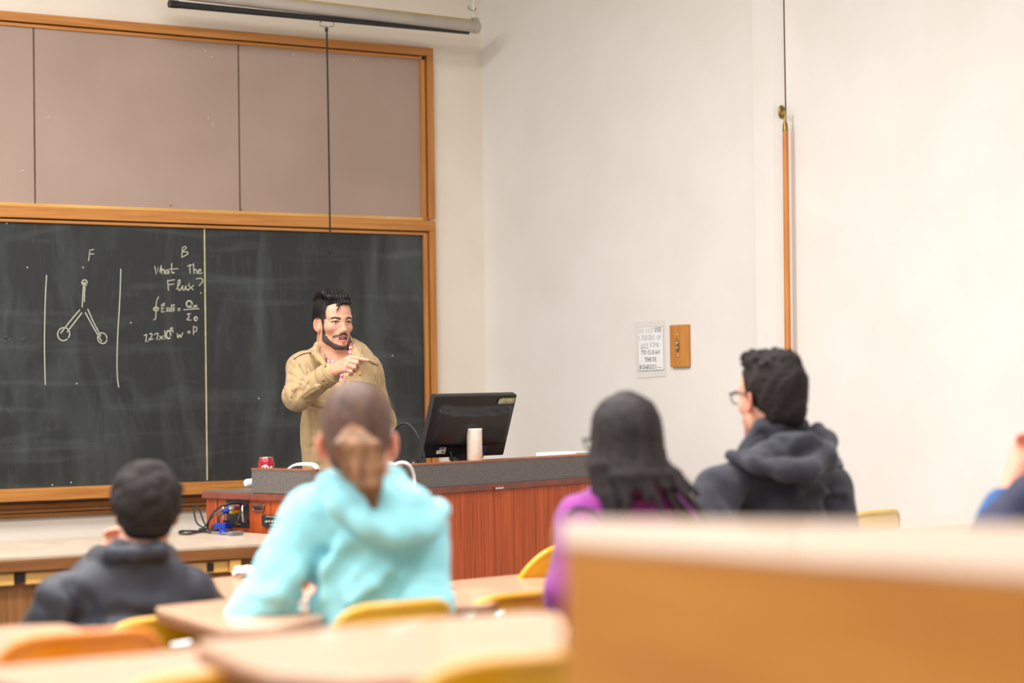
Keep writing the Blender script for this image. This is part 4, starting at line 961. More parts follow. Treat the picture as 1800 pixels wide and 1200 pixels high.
# ------------------------------------------------------------------ figure building blocks
class Frame:
    def __init__(s, o, fwd, roll=0.0, nod=0.0, up=None):
        s.o = np.array(o, float); y = np.array(fwd, float); y[2] = 0; y /= np.linalg.norm(y); z = Z0.copy(); x = np.cross(y, z)
        y, z = y * math.cos(nod) - z * math.sin(nod), z * math.cos(nod) + y * math.sin(nod)
        x, z = x * math.cos(roll) + z * math.sin(roll), z * math.cos(roll) - x * math.sin(roll)
        s.R = np.array([x, y, z])
    def w(s, x, y, z): return s.o + s.R[0] * x + s.R[1] * y + s.R[2] * z
    def l(s, q): return (q - s.o) @ s.R.T
def add_head(S_, H, sc=1.0, open_mouth=False, jaw=1.0, wx=1.0):
    """head solids in a frame at eye height between the ears (x right, y forward, z up)"""
    W = lambda x, y, z: H.w(x * sc, y * sc, z * sc)
    e = lambda c, r, k=0.015, op=1, R=H.R: S_.ell(W(*c), np.array(r) * sc, R, k * sc, op)
    sg = lambda a, b, ra, rb, k=0.012, op=1: S_.seg(W(*a), W(*b), ra * sc, rb * sc, k * sc, op)
    e((0, -.018 * wx * wx, .038), (.074 * wx, .096 * wx, .080)); e((0, .030, .030), (.064 * wx, .056, .060), .03); e((0, .030, -.036), (.052 * jaw ** .5, .055, .064), .03)
    for q in (-1, 1):
        sg((q * .050 * jaw, -.002, -.042), (q * .037 * jaw, .026, -.080), .015, .016, .025); sg((q * .037 * jaw, .026, -.080), (q * .010, .066, -.104), .016, .015, .03)
        e((q * .041, .052, -.026), (.020, .022, .016), .03)
        sg((q * .008, .083, .013), (q * .046, .066, .018), .0105, .009, .012)
        e((q * .031, .089, -.001), (.0165, .0165, .0110), .010, -1)
        e((q * .031, .068, .000), (.0155, .0125, .0125), .004)
        sg((q * .012, .083, .001), (q * .031, .0824, .0054), .0028, .0038, .005); sg((q * .031, .0824, .0054), (q * .049, .072, .002), .0034, .0024, .005)
        sg((q * .018, .080, -.0068), (q * .034, .0795, -.0082), .0024, .0026, .005)
        e((q * .0112, .092, -.0415), (.0075, .011, .0070), .008)
        ear = np.array([H.R[0] * math.cos(.7) + H.R[1] * math.sin(.7 * q), H.R[1] * math.cos(.7) - H.R[0] * math.sin(.7 * q), H.R[2]])
        e((q * .0785 * wx, -.004, -.012), (.0070, .019, .031), .008, 1, ear); e((q * .0815 * wx, .001, -.009), (.0062, .0105, .019), .004, -1, ear); e((q * .078 * wx, .004, -.036), (.007, .010, .011), .006)
    e((0, .066, -.106), (.020, .020, .016), .025)
    sg((0, .080, .012), (0, .101, -.034), .0068, .0088, .012); e((0, .101, -.036), (.0100, .012, .0090), .009)
    e((0, .079, -.066), (.027, .014, .022), .02)
    for q in (-1, 1):
        sg((0, .0925, -.0625), (q * .022, .083, -.0665), .0042, .0026, .004); sg((0, .0915, -.0815), (q * .020, .083, -.0745), .0052, .0030, .004)
    if open_mouth: e((0, .094, -.0715), (.0195, .016, .0050), .002, -1)
    else: e((0, .098, -.0705), (.022, .010, .0012), .002, -1)
def add_hand(S_, W, dr, th, curls, sc=1.0, thumb=None):
    """W wrist, dr along the palm, th towards the thumb side; curls per finger in degrees"""
    dr = np.array(dr, float); dr /= np.linalg.norm(dr); th = np.array(th, float); th = th - dr * (th @ dr); th /= np.linalg.norm(th); n_ = np.cross(dr, th)
    W = np.array(W, float)
    def pt(a, b, c): return W + (dr * a + th * b + n_ * c) * sc
    S_.seg(pt(-.01, 0, 0), pt(.02, 0, 0), .026 * sc, .027 * sc, .02, 1, (n_, .72))
    tips = []
    for f, (off, ln, r) in enumerate(((.0285, .078, .0088), (.0095, .086, .0092), (-.0095, .079, .0088), (-.0275, .062, .0078))):
        k = pt(.090 - .003 * f - (.004 if f == 3 else 0), off, .003 if f in (1, 2) else 0)
        S_.seg(pt(.012, off * .62, 0), k, .0145 * sc, .0112 * sc, .014)
        a = 0; p = k
        for s_ in range(3):
            a += math.radians(curls[f][s_]); d_ = dr * math.cos(a) - n_ * math.sin(a); nx = p + d_ * ln * (.45, .31, .24)[s_] * sc
            S_.seg(p, nx, r * (1.08, .97, .88)[s_] * sc, r * (.98, .90, .74)[s_] * sc, .005); p = nx
        tips.append(p)
    tb_ = thumb or [(.020, .026, -.006), (.052, .040, -.018), (.080, .046, -.026), (.104, .044, -.030)]
    S_.chain([pt(*q) for q in tb_], [.0150 * sc, .0125 * sc, .0108 * sc, .0080 * sc], .008)
    return tips, pt
SKIN = np.array(lin((226, 170, 138))); 
def skin_color(base, H=None, fn=None):
    def f(v):
        c = np.tile(np.array(base), (len(v), 1))
        if H is not None:
            l = H.l(v); ear = (np.abs(l[:, 0]) > .072) & (l[:, 1] < .03) & (np.abs(l[:, 2] + .012) < .05)
            c[ear] = np.array(lin((226, 140, 116)))
            if fn: fn(c, l)
        return c
    return f
M['skin'] = attr_mat('skin', 0.45, sss=0.12)
def hairmat(name, c1, c2, rough=0.4, sc=(70, 70, 14)):
    return mat(name, c1, c2, rough, sc, 5, 0.25, tuple(4 * v for v in sc), spec=0.3, ramp=(0.3, 0.7), dist=0.8)
# ------------------------------------------------------------------ the instructor
DI = 10.25
ppos = P(606, 690, DI); ins_root = empty('person', (ppos[0], ppos[1], 0), 'standing man in a tan field jacket over a red checked shirt, pointing with one hand at the board side', 'person')
ins_root['label'] = 'standing man in a tan jacket over a red checked shirt, pointing behind the podium'
def dirv(r, u, b): return R0 * r + Z0 * u - F0 * b            # right in view, up, towards the seats
yawT, yawH = math.radians(20), math.radians(33)
nf = -F0 * math.cos(yawT) + R0 * math.sin(yawT)               # chest heading
H = Frame(P(585, 565.5, DI - 0.03), -F0 * math.cos(yawH) + R0 * math.sin(yawH), roll=0.0, nod=0.02)
shR, elR, wrR = P(533, 648, 10.22), P(523, 696, 9.98), P(588.5, 650, 9.87)
shL, elL, wrL = P(643, 660, 10.31), P(671, 742, 10.36), P(682, 806, 10.26)
neckb, chest, waist, pelv = P(597, 632, DI + 0.02), P(600, 680, DI + 0.01), P(604, 760, DI + 0.01), P(606, 848, DI + 0.02)
B = Solid()
add_head(B, H, 1.0, True, .86, .925)
B.seg(H.w(0, -.025, -.06), neckb + Z0 * -0.02, .054, .060, .03); B.seg(H.w(0, .0, -.085), neckb + nf * 0.02, .046, .056, .03)
B.seg(chest + Z0 * 0.06, waist, .145, .135, .05, 1, (nf, .66)); B.seg(waist, pelv, .135, .15, .05, 1, (nf, .68)); B.seg(neckb + nf * .02, chest + nf * 0.02, .055, .08, .05)
for sh, el, wr in ((shR, elR, wrR), (shL, elL, wrL)):
    B.seg(neckb + Z0 * .005, sh, .050, .052, .05); B.seg(sh, el, .052, .042, .03); B.seg(el, wr, .041, .027, .025)
hd, ht_ = dirv(.58, .25, .77), dirv(.15, .77, -.61)
tips, hpt = add_hand(B, wrR + hd * .012, hd, ht_, [(43, 3, 3), (50, 82, 45), (58, 82, 45), (60, 76, 45)], 1.0,
                     thumb=[(.018, .026, -.008), (.045, .030, -.034), (.060, .018, -.058), (.064, .000, -.078)])
dn = elL * 0 + dirv(.05, -1, .12)
add_hand(B, wrL + dn * .01, dn, dirv(.1, .1, 1), [(18, 25, 18), (22, 28, 20), (25, 30, 20), (28, 30, 20)])
lat = np.cross(nf, Z0)
legs = []
for q in (-1, 1):
    hip = pelv + lat * (.09 * q) - Z0 * .02; kn = np.array([hip[0], hip[1], 0.50]) + nf * .02 + lat * .02 * q; an = np.array([kn[0], kn[1], 0.085]) - nf * .03; toe = an + nf * .19 + lat * .03 * q - Z0 * .045
    legs.append((hip, kn, an, toe)); B.seg(hip, kn, .080, .052, .04); B.seg(kn, an, .052, .036, .03); B.seg(an - Z0 * .03, toe, .036, .028, .02)
def face_paint(c, l):
    x, y, z = np.abs(l[:, 0]), l[:, 1], l[:, 2]
    inface = (x < .095) & (z > -.125) & (z < .13) & (y < .128)
    n1 = 0.0016 * np.sin(l[:, 0] * 900) * np.sin(l[:, 2] * 700 + l[:, 1] * 500)
    def mix(wt, col):
        wt = (np.clip(wt, 0, 1) * inface)[:, None]; c[:, :3] = c[:, :3] * (1 - wt) + wt * np.array(lin(col))[:3]
    def below(v, lim, s=.0022): return np.clip((lim - v) / s + .5, 0, 1)       # soft 'v < lim'
    def band(v, mid, hw, s=.0018): return below(np.abs(v - mid), hw, s)
    mix(.30 * np.exp(-(((x - .042) / .018) ** 2 + ((z + .030) / .018) ** 2)) * (y > .02), (222, 130, 112))
    mix(.30 * np.exp(-((x / .014) ** 2 + ((z + .036) / .014) ** 2)) * (y > .085), (220, 134, 116))
    mix(.35 * np.exp(-(((x - .031) / .014) ** 2 + ((z + .014) / .005) ** 2)) * (y > .05), (176, 110, 92))
    zb = np.interp(x, [0, .014, .026, .036, .046, .054, .060, .08], [-.1015, -.0995, -.094, -.086, -.074, -.056, -.034, -.02]) + n1
    zl = -.1195 + np.clip(.066 - y, 0, .08) * .80                       # lower jaw line
    mix(below(z, zb, .004) * below(zl, z, .004) * below(-y, -.014, .006) * below(x, .066) * ((x < .048) | (y < .034) | (z < -.058)) * .95, (54, 40, 33))
    mix(band(x, .066, .012, .004) * band(y, .026, .011, .004) * band(z, -.012, .042, .006), (48, 36, 31))     # sideburn
    mix(band(z + x * .34 - n1, -.0515, .0056) * below(x, .035) * (y > .06) * .9, (62, 44, 36))
    mix(band(x, .0345, .0026) * band(z, -.076, .014, .004) * (y > .05) * .45, (88, 62, 50))
    mix(below(x, .007) * band(z, -.0945, .004) * (y > .07) * .7, (80, 58, 48))
    mix(band(z + x * .12, -.0630, .0034) * below(x, .022) * (y > .08), (170, 98, 90))
    mix(below(z, -.0750 + x * .12) * below(-.0885 + x * .36, z) * below(x, .0225) * (y > .078), (220, 122, 120))
    mix(below(x, .020) * band(z, -.0713, .0052, .001) * (y < .0905) * (y > .06), (80, 36, 36))
    mix(band(z, .0165 - np.abs(x - .034) * .20, .0042 + np.clip(.040 - x, 0, .02) * .05, .002) * band(x, .031, .0185, .003) * (y > .05) * .92, (46, 34, 30))
    mix(band(z, .0026 - np.clip(np.abs(x - .031) - .006, 0, 1) * .30, .0024, .001) * band(x, .032, .0155) * (y > .07) * .9, (50, 34, 30))
    mix(below(-z, -.070 - np.clip(.05 - x, 0, .05) * .16, .006) * (y < .085), (30, 25, 24))
    mix(below(-z, -.010, .006) * below(y, .050, .006) * (x > .04), (34, 28, 26))
sculpt('body', B, 0.0026, M['skin'], ins_root, None, skin_color(lin((214, 160, 134)), H, face_paint), 1)
# eyes, teeth
M['eye_white'] = mat('eye_white', (200, 190, 182), (190, 180, 172), 0.2); M['iris'] = mat('iris_dark', (52, 34, 24), (36, 24, 18), 0.15); M['teeth'] = mat('teeth', (228, 220, 208), (214, 204, 192), 0.3)
gz = H.R[1] * math.cos(.28) - H.R[0] * math.sin(.28)
for q in (-1, 1):
    ec = H.w(q * .031, .0708, -.0008)
    bm = bmesh.new(); bmesh.ops.create_uvsphere(bm, u_segments=20, v_segments=14, radius=.0112); bm.verts.index_update()
    mb = MB(); mb.add([ec + np.array(v.co) for v in bm.verts], [[v.index for v in f.verts] for f in bm.faces], True); eo = mb.build('eye', M['eye_white'], ins_root); bm.free()
    gq = H.R[1] * math.cos(.10) - H.R[0] * math.sin(.10)
    MB().lathe(ec, [(.0066, .0094), (.0058, .0104), (.0032, .0116), (.0005, .0120)], 16, gq).build('iris', M['iris'], eo)
mb = MB()
for k in range(6):
    x = (k - 2.5) * .0058; mb.box(H.w(x, .0835 - 14 * x * x, -.0692), (.0028, .002, .0034), R=H.R.T, bev=.0008)
mb.build('teeth', M['teeth'], ins_root)
# hair: short sides, long swept top
HR = Solid()
W = H.w
HR.ell(W(0, -.016, .044), (.0725, .094, .082), H.R, .01); HR.ell(W(0, -.048, -.015), (.060, .056, .066), H.R, .03)
HR.ell(W(0, .02, .045), (.0690, .060, .060), H.R, .01)
HR.box(W(0, .122, -.02), (.12, .074, .085), H.R, .01, .012, -1); HR.box(W(0, .03, -.075), (.12, .07, .065), H.R, .01, .012, -1); HR.box(W(0, -.06, -.13), (.12, .12, .05), H.R, .01, .012, -1)
HR.box(W(0, .122, .036), (.052, .072, .036), H.R, .012, .012, -1)
for q in (-1, 1): HR.ell(W(q * .084, .000, -.020), (.022, .026, .036), H.R, .006, -1)
rs = random.Random(4)
for k in range(9):                       # thick locks rising from the front hairline and swept back to the right
    x0 = -.050 + k * .0125
    HR.chain([W(x0 * .9, .064 - abs(x0) * .3, .076), W(x0 * .85 + .005, .053, .103), W(x0 * .8 + .010, .016, .119 + .004 * rs.random()), W(x0 * .75 + .012, -.030, .117), W(x0 * .7 + .012, -.066, .094)], [.009, .013, .0145, .014, .010], .006)
HR.chain([W(.014, .050, .100), W(.022, .026, .123), W(.027, .006, .136), W(.030, -.008, .147)], [.014, .014, .010, .004], .012)
HR.chain([W(-.045, .070, .078), W(-.020, .080, .083), W(.006, .080, .078), W(.024, .076, .066)], [.006, .009, .007, .003], .008)
for pts in ([(.012, .022, .120), (.018, .002, .134), (.025, -.018, .142)], [(.034, .014, .110), (.044, -.006, .126), (.052, -.020, .133)], [(-.004, .030, .120), (.004, .008, .130), (.012, -.014, .134)]):
    HR.chain([W(*p) for p in pts], [.012, .010, .003], .008)
def hair_disp(q):
    l = (q - H.o.astype(np.float32)) @ H.R.astype(np.float32).T; x, y, z = l[:, 0], l[:, 1], l[:, 2]
    t_ = np.clip((z - .062) / .02, 0, 1)
    top = .0016 * np.sin(560 * (x - .25 * y) + 2.2 * np.sin(70 * y) + 1.5 * np.sin(60 * z)) + .0009 * np.sin(980 * (x - .2 * y) + 1.7 * np.sin(110 * y))
    sd = .0006 * np.sin(800 * y + 1.5 * np.sin(120 * z))
    return (top * t_ + sd * (1 - t_)).astype(np.float32)
M['hair_black'] = hairmat('hair_black', (15, 13, 14), (30, 26, 27), 0.42, (60, 60, 20))
hr = sculpt('hair', HR, 0.0026, M['hair_black'], ins_root, hair_disp, None, 0)
mb = MB()
for pts in ([(.010, .083, .074), (.018, .090, .062), (.026, .090, .048), (.031, .088, .036)], [(.016, .084, .068), (.024, .088, .056), (.030, .085, .046)]):
    mb.tube(spline([W(*p) for p in pts], 4), [.0022 - .00012 * i for i in range(4 * (len(pts) - 1) + 1)], 6)
mb.build('loose_strands', M['hair_black'], hr)['kind'] = 'stuff'

# shirt
M['plaid'] = None
def plaid():
    mt, nt, bs = new_mat('red_white_check'); L = nt.links.new
    tc = nt.nodes.new('ShaderNodeTexCoord')
    def stripes(ax, sc):
        mp = nt.nodes.new('ShaderNodeMapping'); mp.inputs['Rotation'].default_value = (0, 0, -AZ + math.pi / 2 + .3)
        sx = nt.nodes.new('ShaderNodeSeparateXYZ'); L(tc.outputs['Object'], mp.inputs['Vector']); L(mp.outputs['Vector'], sx.inputs[0])
        m1 = nt.nodes.new('ShaderNodeMath'); m1.operation = 'MULTIPLY'; m1.inputs[1].default_value = sc; L(sx.outputs[ax], m1.inputs[0])
        m2 = nt.nodes.new('ShaderNodeMath'); m2.operation = 'FRACT'; L(m1.outputs[0], m2.inputs[0])
        m3 = nt.nodes.new('ShaderNodeMath'); m3.operation = 'GREATER_THAN'; m3.inputs[1].default_value = .48; L(m2.outputs[0], m3.inputs[0]); return m3.outputs[0]
    a, b = stripes(0, 62), stripes(2, 52)
    ad = nt.nodes.new('ShaderNodeMath'); ad.operation = 'ADD'; L(a, ad.inputs[0]); L(b, ad.inputs[1])
    hf = nt.nodes.new('ShaderNodeMath'); hf.operation = 'MULTIPLY'; hf.inputs[1].default_value = .5; L(ad.outputs[0], hf.inputs[0])
    rp = nt.nodes.new('ShaderNodeValToRGB'); rp.color_ramp.elements[0].color = lin((246, 232, 234)); rp.color_ramp.elements[1].color = lin((196, 30, 62))
    e = rp.color_ramp.elements.new(.5); e.color = lin((232, 120, 142)); L(hf.outputs[0], rp.inputs[0]); L(rp.outputs[0], bs.inputs['Base Color']); bs.inputs['Roughness'].default_value = .8
    return mt
M['plaid'] = plaid()
SH = Solid()
SH.seg(chest - Z0 * .02, waist, .150, .146, .05, 1, (nf, .70)); SH.seg(waist, pelv, .146, .16, .05, 1, (nf, .72)); SH.seg(neckb - Z0 * .02, chest, .075, .11, .05)
for sh in (shR, shL): SH.seg(neckb - Z0 * .025, sh - Z0 * .02, .046, .050, .05)
SH.seg(P(588, 604, DI - .12), P(597, 652, DI - .16), .066, .003, .006, -1, (nf, 2.5))
sculpt('shirt', SH, 0.004, M['plaid'], ins_root)
BD = Solid(); BD.p = B.p + SH.p
strip('shirt_collar', BD, [(562, 600), (565, 614), (572, 628), (579, 641)], [(568, 604), (576, 619), (585, 631), (592, 640)], M['plaid'], ins_root, (9.9, 10.5), 6, 5, .012)
strip('shirt_collar', BD, [(618, 603), (620, 613), (619, 624), (613, 636)], [(612, 605), (613.5, 614), (611, 624), (604, 636)], M['plaid'], ins_root, (9.9, 10.5), 6, 5, .008)

# jacket
M['khaki'] = mat('khaki_twill', (186, 160, 122), (176, 149, 110), 0.85, (24, 24, 24), 5, 0.12, (420, 420, 420), sheen=0.1, spec=0.2)
M['khaki_seam'] = mat('khaki_seam', (164, 133, 88), (148, 118, 76), 0.85, (60, 60, 60), spec=0.2)
J = Solid()
J.seg(chest + Z0 * 0.05, waist, .166, .172, .05, 1, (nf, .72)); J.seg(waist, pelv - Z0 * .03, .172, .186, .05, 1, (nf, .74)); J.seg(neckb - Z0 * .03, chest, .085, .12, .05)
for sh, el, wr, q in ((shR, elR, wrR, 0), (shL, elL, wrL, 1)):
    J.seg(neckb - Z0 * .022, sh - Z0 * .002, .054, .064, .05); J.seg(sh, el, .068, .057, .03); J.seg(el, wr + (el - wr) * .14, .057, .044, .03)
# neck opening and front opening
J.seg(P(590, 598, DI - .05), P(599, 640, DI - .12), .078, .048, .006, -1, (nf, 1.35)); J.seg(P(599, 640, DI - .12), P(598, 684, DI - .17), .046, .012, .006, -1, (nf, 2.2))
J.seg(P(598, 690, DI - .14), P(603, 860, DI - .14), .003, .003, .006, -1)
for pts in ([(567, 600, 10.30), (559, 606, 10.22), (554, 614, 10.15), (551.5, 622, 10.11)], [(564, 611, 10.26), (559, 618, 10.18), (556, 626, 10.12), (560, 634, 10.1)], [(567, 623, 10.18), (566, 632, 10.11), (570, 641, 10.09)],
            [(567, 600, 10.30), (588, 604, 10.43), (610, 600, 10.34)], [(610, 600, 10.32), (622, 606, 10.27), (630, 616, 10.21), (635, 628, 10.16)], [(616, 608, 10.28), (623, 617, 10.2), (626, 629, 10.15)]):
    J.chain([P(*p) for p in pts], .0115, .016)
# fold grooves and ridges
def fold(pts, r, op, k=.014, dd=None):
    r = r * 1.5; k = k * .7
    q = march(J, [p[0] for p in pts], [p[1] for p in pts], 9.6, 10.6); 
    n_ = len(q); rr = [r * (.35 if i in (0, n_ - 1) else 1) for i in range(n_)]
    for i in range(n_ - 1): J.seg(q[i], q[i + 1], rr[i], rr[i + 1], k, op)
fold([(505, 655), (520, 663), (534, 670)], .006, -1); fold([(503, 668), (518, 668), (530, 673)], .006, 1); fold([(518, 630), (528, 643), (538, 660)], .006, -1, .012)
fold([(512, 632), (522, 642), (530, 655)], .006, 1, .016); fold([(503, 690), (508, 680), (512, 674)], .005, -1); fold([(512, 696), (517, 684), (519, 676)], .0055, 1); fold([(521, 700), (525, 686), (527, 677)], .005, -1)
fold([(534, 686), (541, 676), (545, 668)], .005, -1); fold([(549, 690), (558, 680), (566, 676)], .005, 1); fold([(500, 678), (505, 690), (510, 705)], .005, 1)
fold([(660, 660), (668, 690), (672, 720)], .005, -1); fold([(672, 684), (680, 700), (683, 712)], .005, 1); fold([(668, 728), (678, 722), (688, 720)], .005, -1); fold([(680, 742), (688, 738)], .005, 1)
fold([(676, 758), (688, 764)], .005, -1); fold([(680, 780), (693, 776)], .006, 1); fold([(682, 790), (695, 788)], .005, -1)
fold([(545, 722), (549, 750), (548, 785), (544, 815)], .004, -1, .03); fold([(556, 730), (562, 765), (560, 810)], .004, 1, .03)
jd = wob(0.0020, 46, 11)
jk = sculpt('jacket', J, 0.0034, M['khaki'], ins_root, jd, None, 1)
RG = (9.5, 10.6)
strip('collar', J, [(564, 598), (555.5, 607), (550.5, 621)], [(565.5, 604), (562, 616), (564, 630)], M['khaki'], jk, (9.9, 10.5), 6, 5, .006)
strip('collar', J, [(549, 622), (557, 632), (571, 644)], [(563, 620), (569, 630), (574, 642)], M['khaki'], jk, (9.9, 10.45), 6, 5, .010)
strip('collar', J, [(612, 598), (626, 605.5), (633, 618), (637, 630)], [(614, 604), (620, 612), (621.5, 623), (623, 634)], M['khaki'], jk, (9.9, 10.5), 6, 5, .006)
# placket edge, pockets, seams
mb = MB(); seamline(mb, J, [(610, 660), (603, 680), (600, 700), (602, 740), (604, 800)], .0012, RG, jd); mb.build('front_edge', M['khaki_seam'], jk)
fl_ = strip('pocket_flap', J, [(615.5, 668), (632, 669.5), (648, 672), (660, 676)], [(617.5, 677), (626, 682), (642, 686.5), (659, 688)], M['khaki'], jk, RG, 5, 5, .006, 0, jd)
mb = MB()
for pts in ([(615.5, 669), (632, 670.5), (648, 673), (660, 677)], [(617.5, 676), (626, 681), (642, 685.5), (658, 687)]): seamline(mb, J, pts, .0013, RG, jd, .0068)
mb.build('flap_stitching', M['khaki_seam'], fl_)
q = march(J, [638.5], [679], *RG, jd)[0]; MB().lathe(q - FW * .007, [(.0055, 0), (.005, .002), (.001, .0026)], 14, nf).build('button', M['khaki_seam'], fl_)
pk = strip('pocket', J, [(617, 686), (640, 690), (659, 690)], [(617, 730), (640, 735), (659, 736)], M['khaki'], jk, RG, 4, 5, .0006, 0, jd)
fl2 = strip('pocket_flap', J, [(541, 703), (556, 702), (574, 703)], [(543, 712), (556, 714), (575, 716)], M['khaki'], jk, (10.0, 10.6), 4, 5, .006, 0, jd)
mb = MB()
seamline(mb, J, [(669, 640), (664, 662), (660, 684)], .0009, RG, jd); seamline(mb, J, [(665, 641), (660, 662), (656, 680)], .0008, RG, jd)
seamline(mb, J, [(537, 641), (540, 655), (541, 668)], .0010, (10.0, 10.6), jd)
mb.build('armhole_seam', M['khaki_seam'], jk)
strip('epaulette', J, [(513, 625), (528, 617), (545, 614.5)], [(516, 631), (531, 622), (547, 619)], M['khaki'], jk, (10.0, 10.6), 4, 4, .006)
strip('epaulette', J, [(636, 622), (652, 630), (666, 637)], [(634, 627), (650, 635), (664, 642)], M['khaki'], jk, (10.0, 10.6), 4, 4, .006)
# cuff band and sleeve tab
def cuff_of(el, wr, nm):
    t_ = (wr - el) / np.linalg.norm(wr - el)
    return t_, MB().lathe(wr - t_ * .07, [(.038, -.004), (.0478, -.002), (.0490, .004), (.0488, .028), (.0470, .050), (.0455, .0535), (.0425, .054), (.0410, .050), (.0430, .004), (.036, -.003)], 30, t_).build('cuff', M['khaki'], jk)
cuff_of(elL, wrL, 'cuff'); tw, cf = cuff_of(elR, wrR, 'cuff')
def ringpt(s_, rr, a0, a1, n=16):
    a = np.cross(tw, UP); a /= np.linalg.norm(a); b = np.cross(a, tw)
    if a @ FW > 0: a = -a
    return [wrR - tw * .07 + tw * s_ + rr * (a * math.cos(q) + b * math.sin(q)) for q in np.linspace(a0, a1, n)]
MB().tube(ringpt(.008, .0492, -2.4, 2.4, 30), .0011, 5).tube(ringpt(.046, .0476, -2.4, 2.4, 30), .0011, 5).build('cuff_stitching', M['khaki_seam'], cf)
for aa in (-.5, -.95):
    q = ringpt(.027, .0486, aa, aa + .01, 2)[0]; nq = q - (wrR - tw * .043); nq /= np.linalg.norm(nq); MB().lathe(q, [(.0060, -.001), (.0058, .0018), (.001, .0028)], 14, nq).build('cuff_button', M['khaki_seam'], cf)
sp_ = strip('sleeve_tab', J, [(530, 697), (540, 689), (552, 681), (564, 677)], [(534, 700), (544, 694), (556, 686), (566, 681)], M['khaki'], jk, (9.5, 10.2), 5, 4, .004, 0, jd)
mb = MB()
for pts in ([(530, 697), (540, 689), (552, 681), (564, 677)], [(534, 700), (544, 694), (556, 686), (566, 681)]): seamline(mb, J, pts, .0014, (9.5, 10.2), jd, .004)
mb.build('tab_stitching', M['khaki_seam'], sp_)
# pink shirt cuff rim at the wrist
t_ = (wrR - elR) / np.linalg.norm(wrR - elR)
MB().lathe(wrR - t_ * .012, [(.037, -.03), (.0375, 0), (.036, .004), (.033, .004), (.033, -.03)], 22, t_).build('shirt_cuff', M['plaid'], ins_root)
# trousers, shoes
M['denim'] = mat('dark_denim', (52, 56, 72), (40, 44, 58), 0.8, (80, 80, 80)); M['shoe'] = mat('shoe_leather', (52, 40, 32), (40, 30, 24), 0.5)
TR = Solid(); TR.seg(pelv, pelv - Z0 * .04, .15, .15, .03, 1, (nf, .75)); SHO = []
for hip, kn, an, toe in legs:
    TR.seg(hip, kn, .092, .068, .04); TR.seg(kn, an + Z0 * .01, .068, .062, .03)
    s_ = Solid(); s_.seg(an - Z0 * .03 - nf * .02, toe, .046, .036, .02); s_.box((an + toe) / 2 - Z0 * .042, (.045, .12, .012), np.array([lat, nf, Z0]), .008); SHO.append(s_)
sculpt('trousers', TR, 0.008, M['denim'], ins_root)
for s_ in SHO: sculpt('shoe', s_, 0.006, M['shoe'], ins_root)
# stick of chalk in the fingers
M['chalk_yellow'] = mat('chalk_yellow', (246, 214, 96), (236, 198, 78), 0.9, (60, 60, 60))
tt = hpt(.066, -.004, -.080)
cc = P(629.3, 655.2, float((tt - CAM) @ FW) - .012); cdv = dirv(.5, -.8, .3); cdv /= np.linalg.norm(cdv)
tag(MB().lathe(cc - cdv * .022, [(.0035, .008), (.0046, .010), (.0046, .030), (.0036, .032)], 12, cdv).build('chalk_stick', M['chalk_yellow']), 'short stick of yellow chalk held in the pointing hand', 'chalk')
# ------------------------------------------------------------------ seated students (seen from behind)
M['aqua'] = mat('aqua_fleece', (156, 222, 231), (147, 215, 225), 0.85, (14, 14, 14), 4, 0.15, (150, 150, 150), sheen=0.35, spec=0.2)
M['black_jacket'] = mat('black_nylon', (50, 52, 64), (42, 44, 55), 0.5, (10, 10, 10), 4, 0.15, (60, 60, 60), spec=0.5)
M['purple'] = mat('purple_jacket', (146, 32, 138), (128, 24, 122), 0.7, (12, 12, 12), 4, sheen=0.2)
M['dark_piping'] = mat('dark_piping', (54, 34, 60), (44, 28, 50), 0.7)
M['charcoal'] = mat('charcoal_fleece', (64, 64, 72), (55, 55, 62), 0.9, (16, 16, 16), 4, 0.12, (160, 160, 160), sheen=0.15, spec=0.15)
M['navy'] = mat('navy_jacket', (38, 44, 78), (30, 34, 64), 0.7, (12, 12, 12)); M['bright_blue'] = mat('bright_blue_cloth', (28, 84, 142), (22, 74, 130), 0.7, (12, 12, 12))
M['trousers'] = mat('dark_trousers', (58, 60, 72), (48, 50, 62), 0.85, (40, 40, 40)); M['trainer'] = mat('trainer_grey', (120, 118, 116), (100, 98, 96), 0.7)
M['hair_brown'] = hairmat('hair_brown', (72, 50, 43), (104, 76, 62), 0.5, (60, 60, 10)); M['hair_tail'] = hairmat('hair_light_brown', (70, 45, 28), (150, 106, 70), 0.45, (34, 34, 5)); M['hair_dark'] = hairmat('hair_dark_brown', (26, 20, 19), (42, 33, 31), 0.75, (45, 45, 45)); M['hair_long'] = hairmat('hair_long_black', (22, 16, 18), (44, 35, 36), 0.62, (70, 70, 6))
def turned(a): a = math.radians(a); return F0 * math.cos(a) + R0 * math.sin(a)
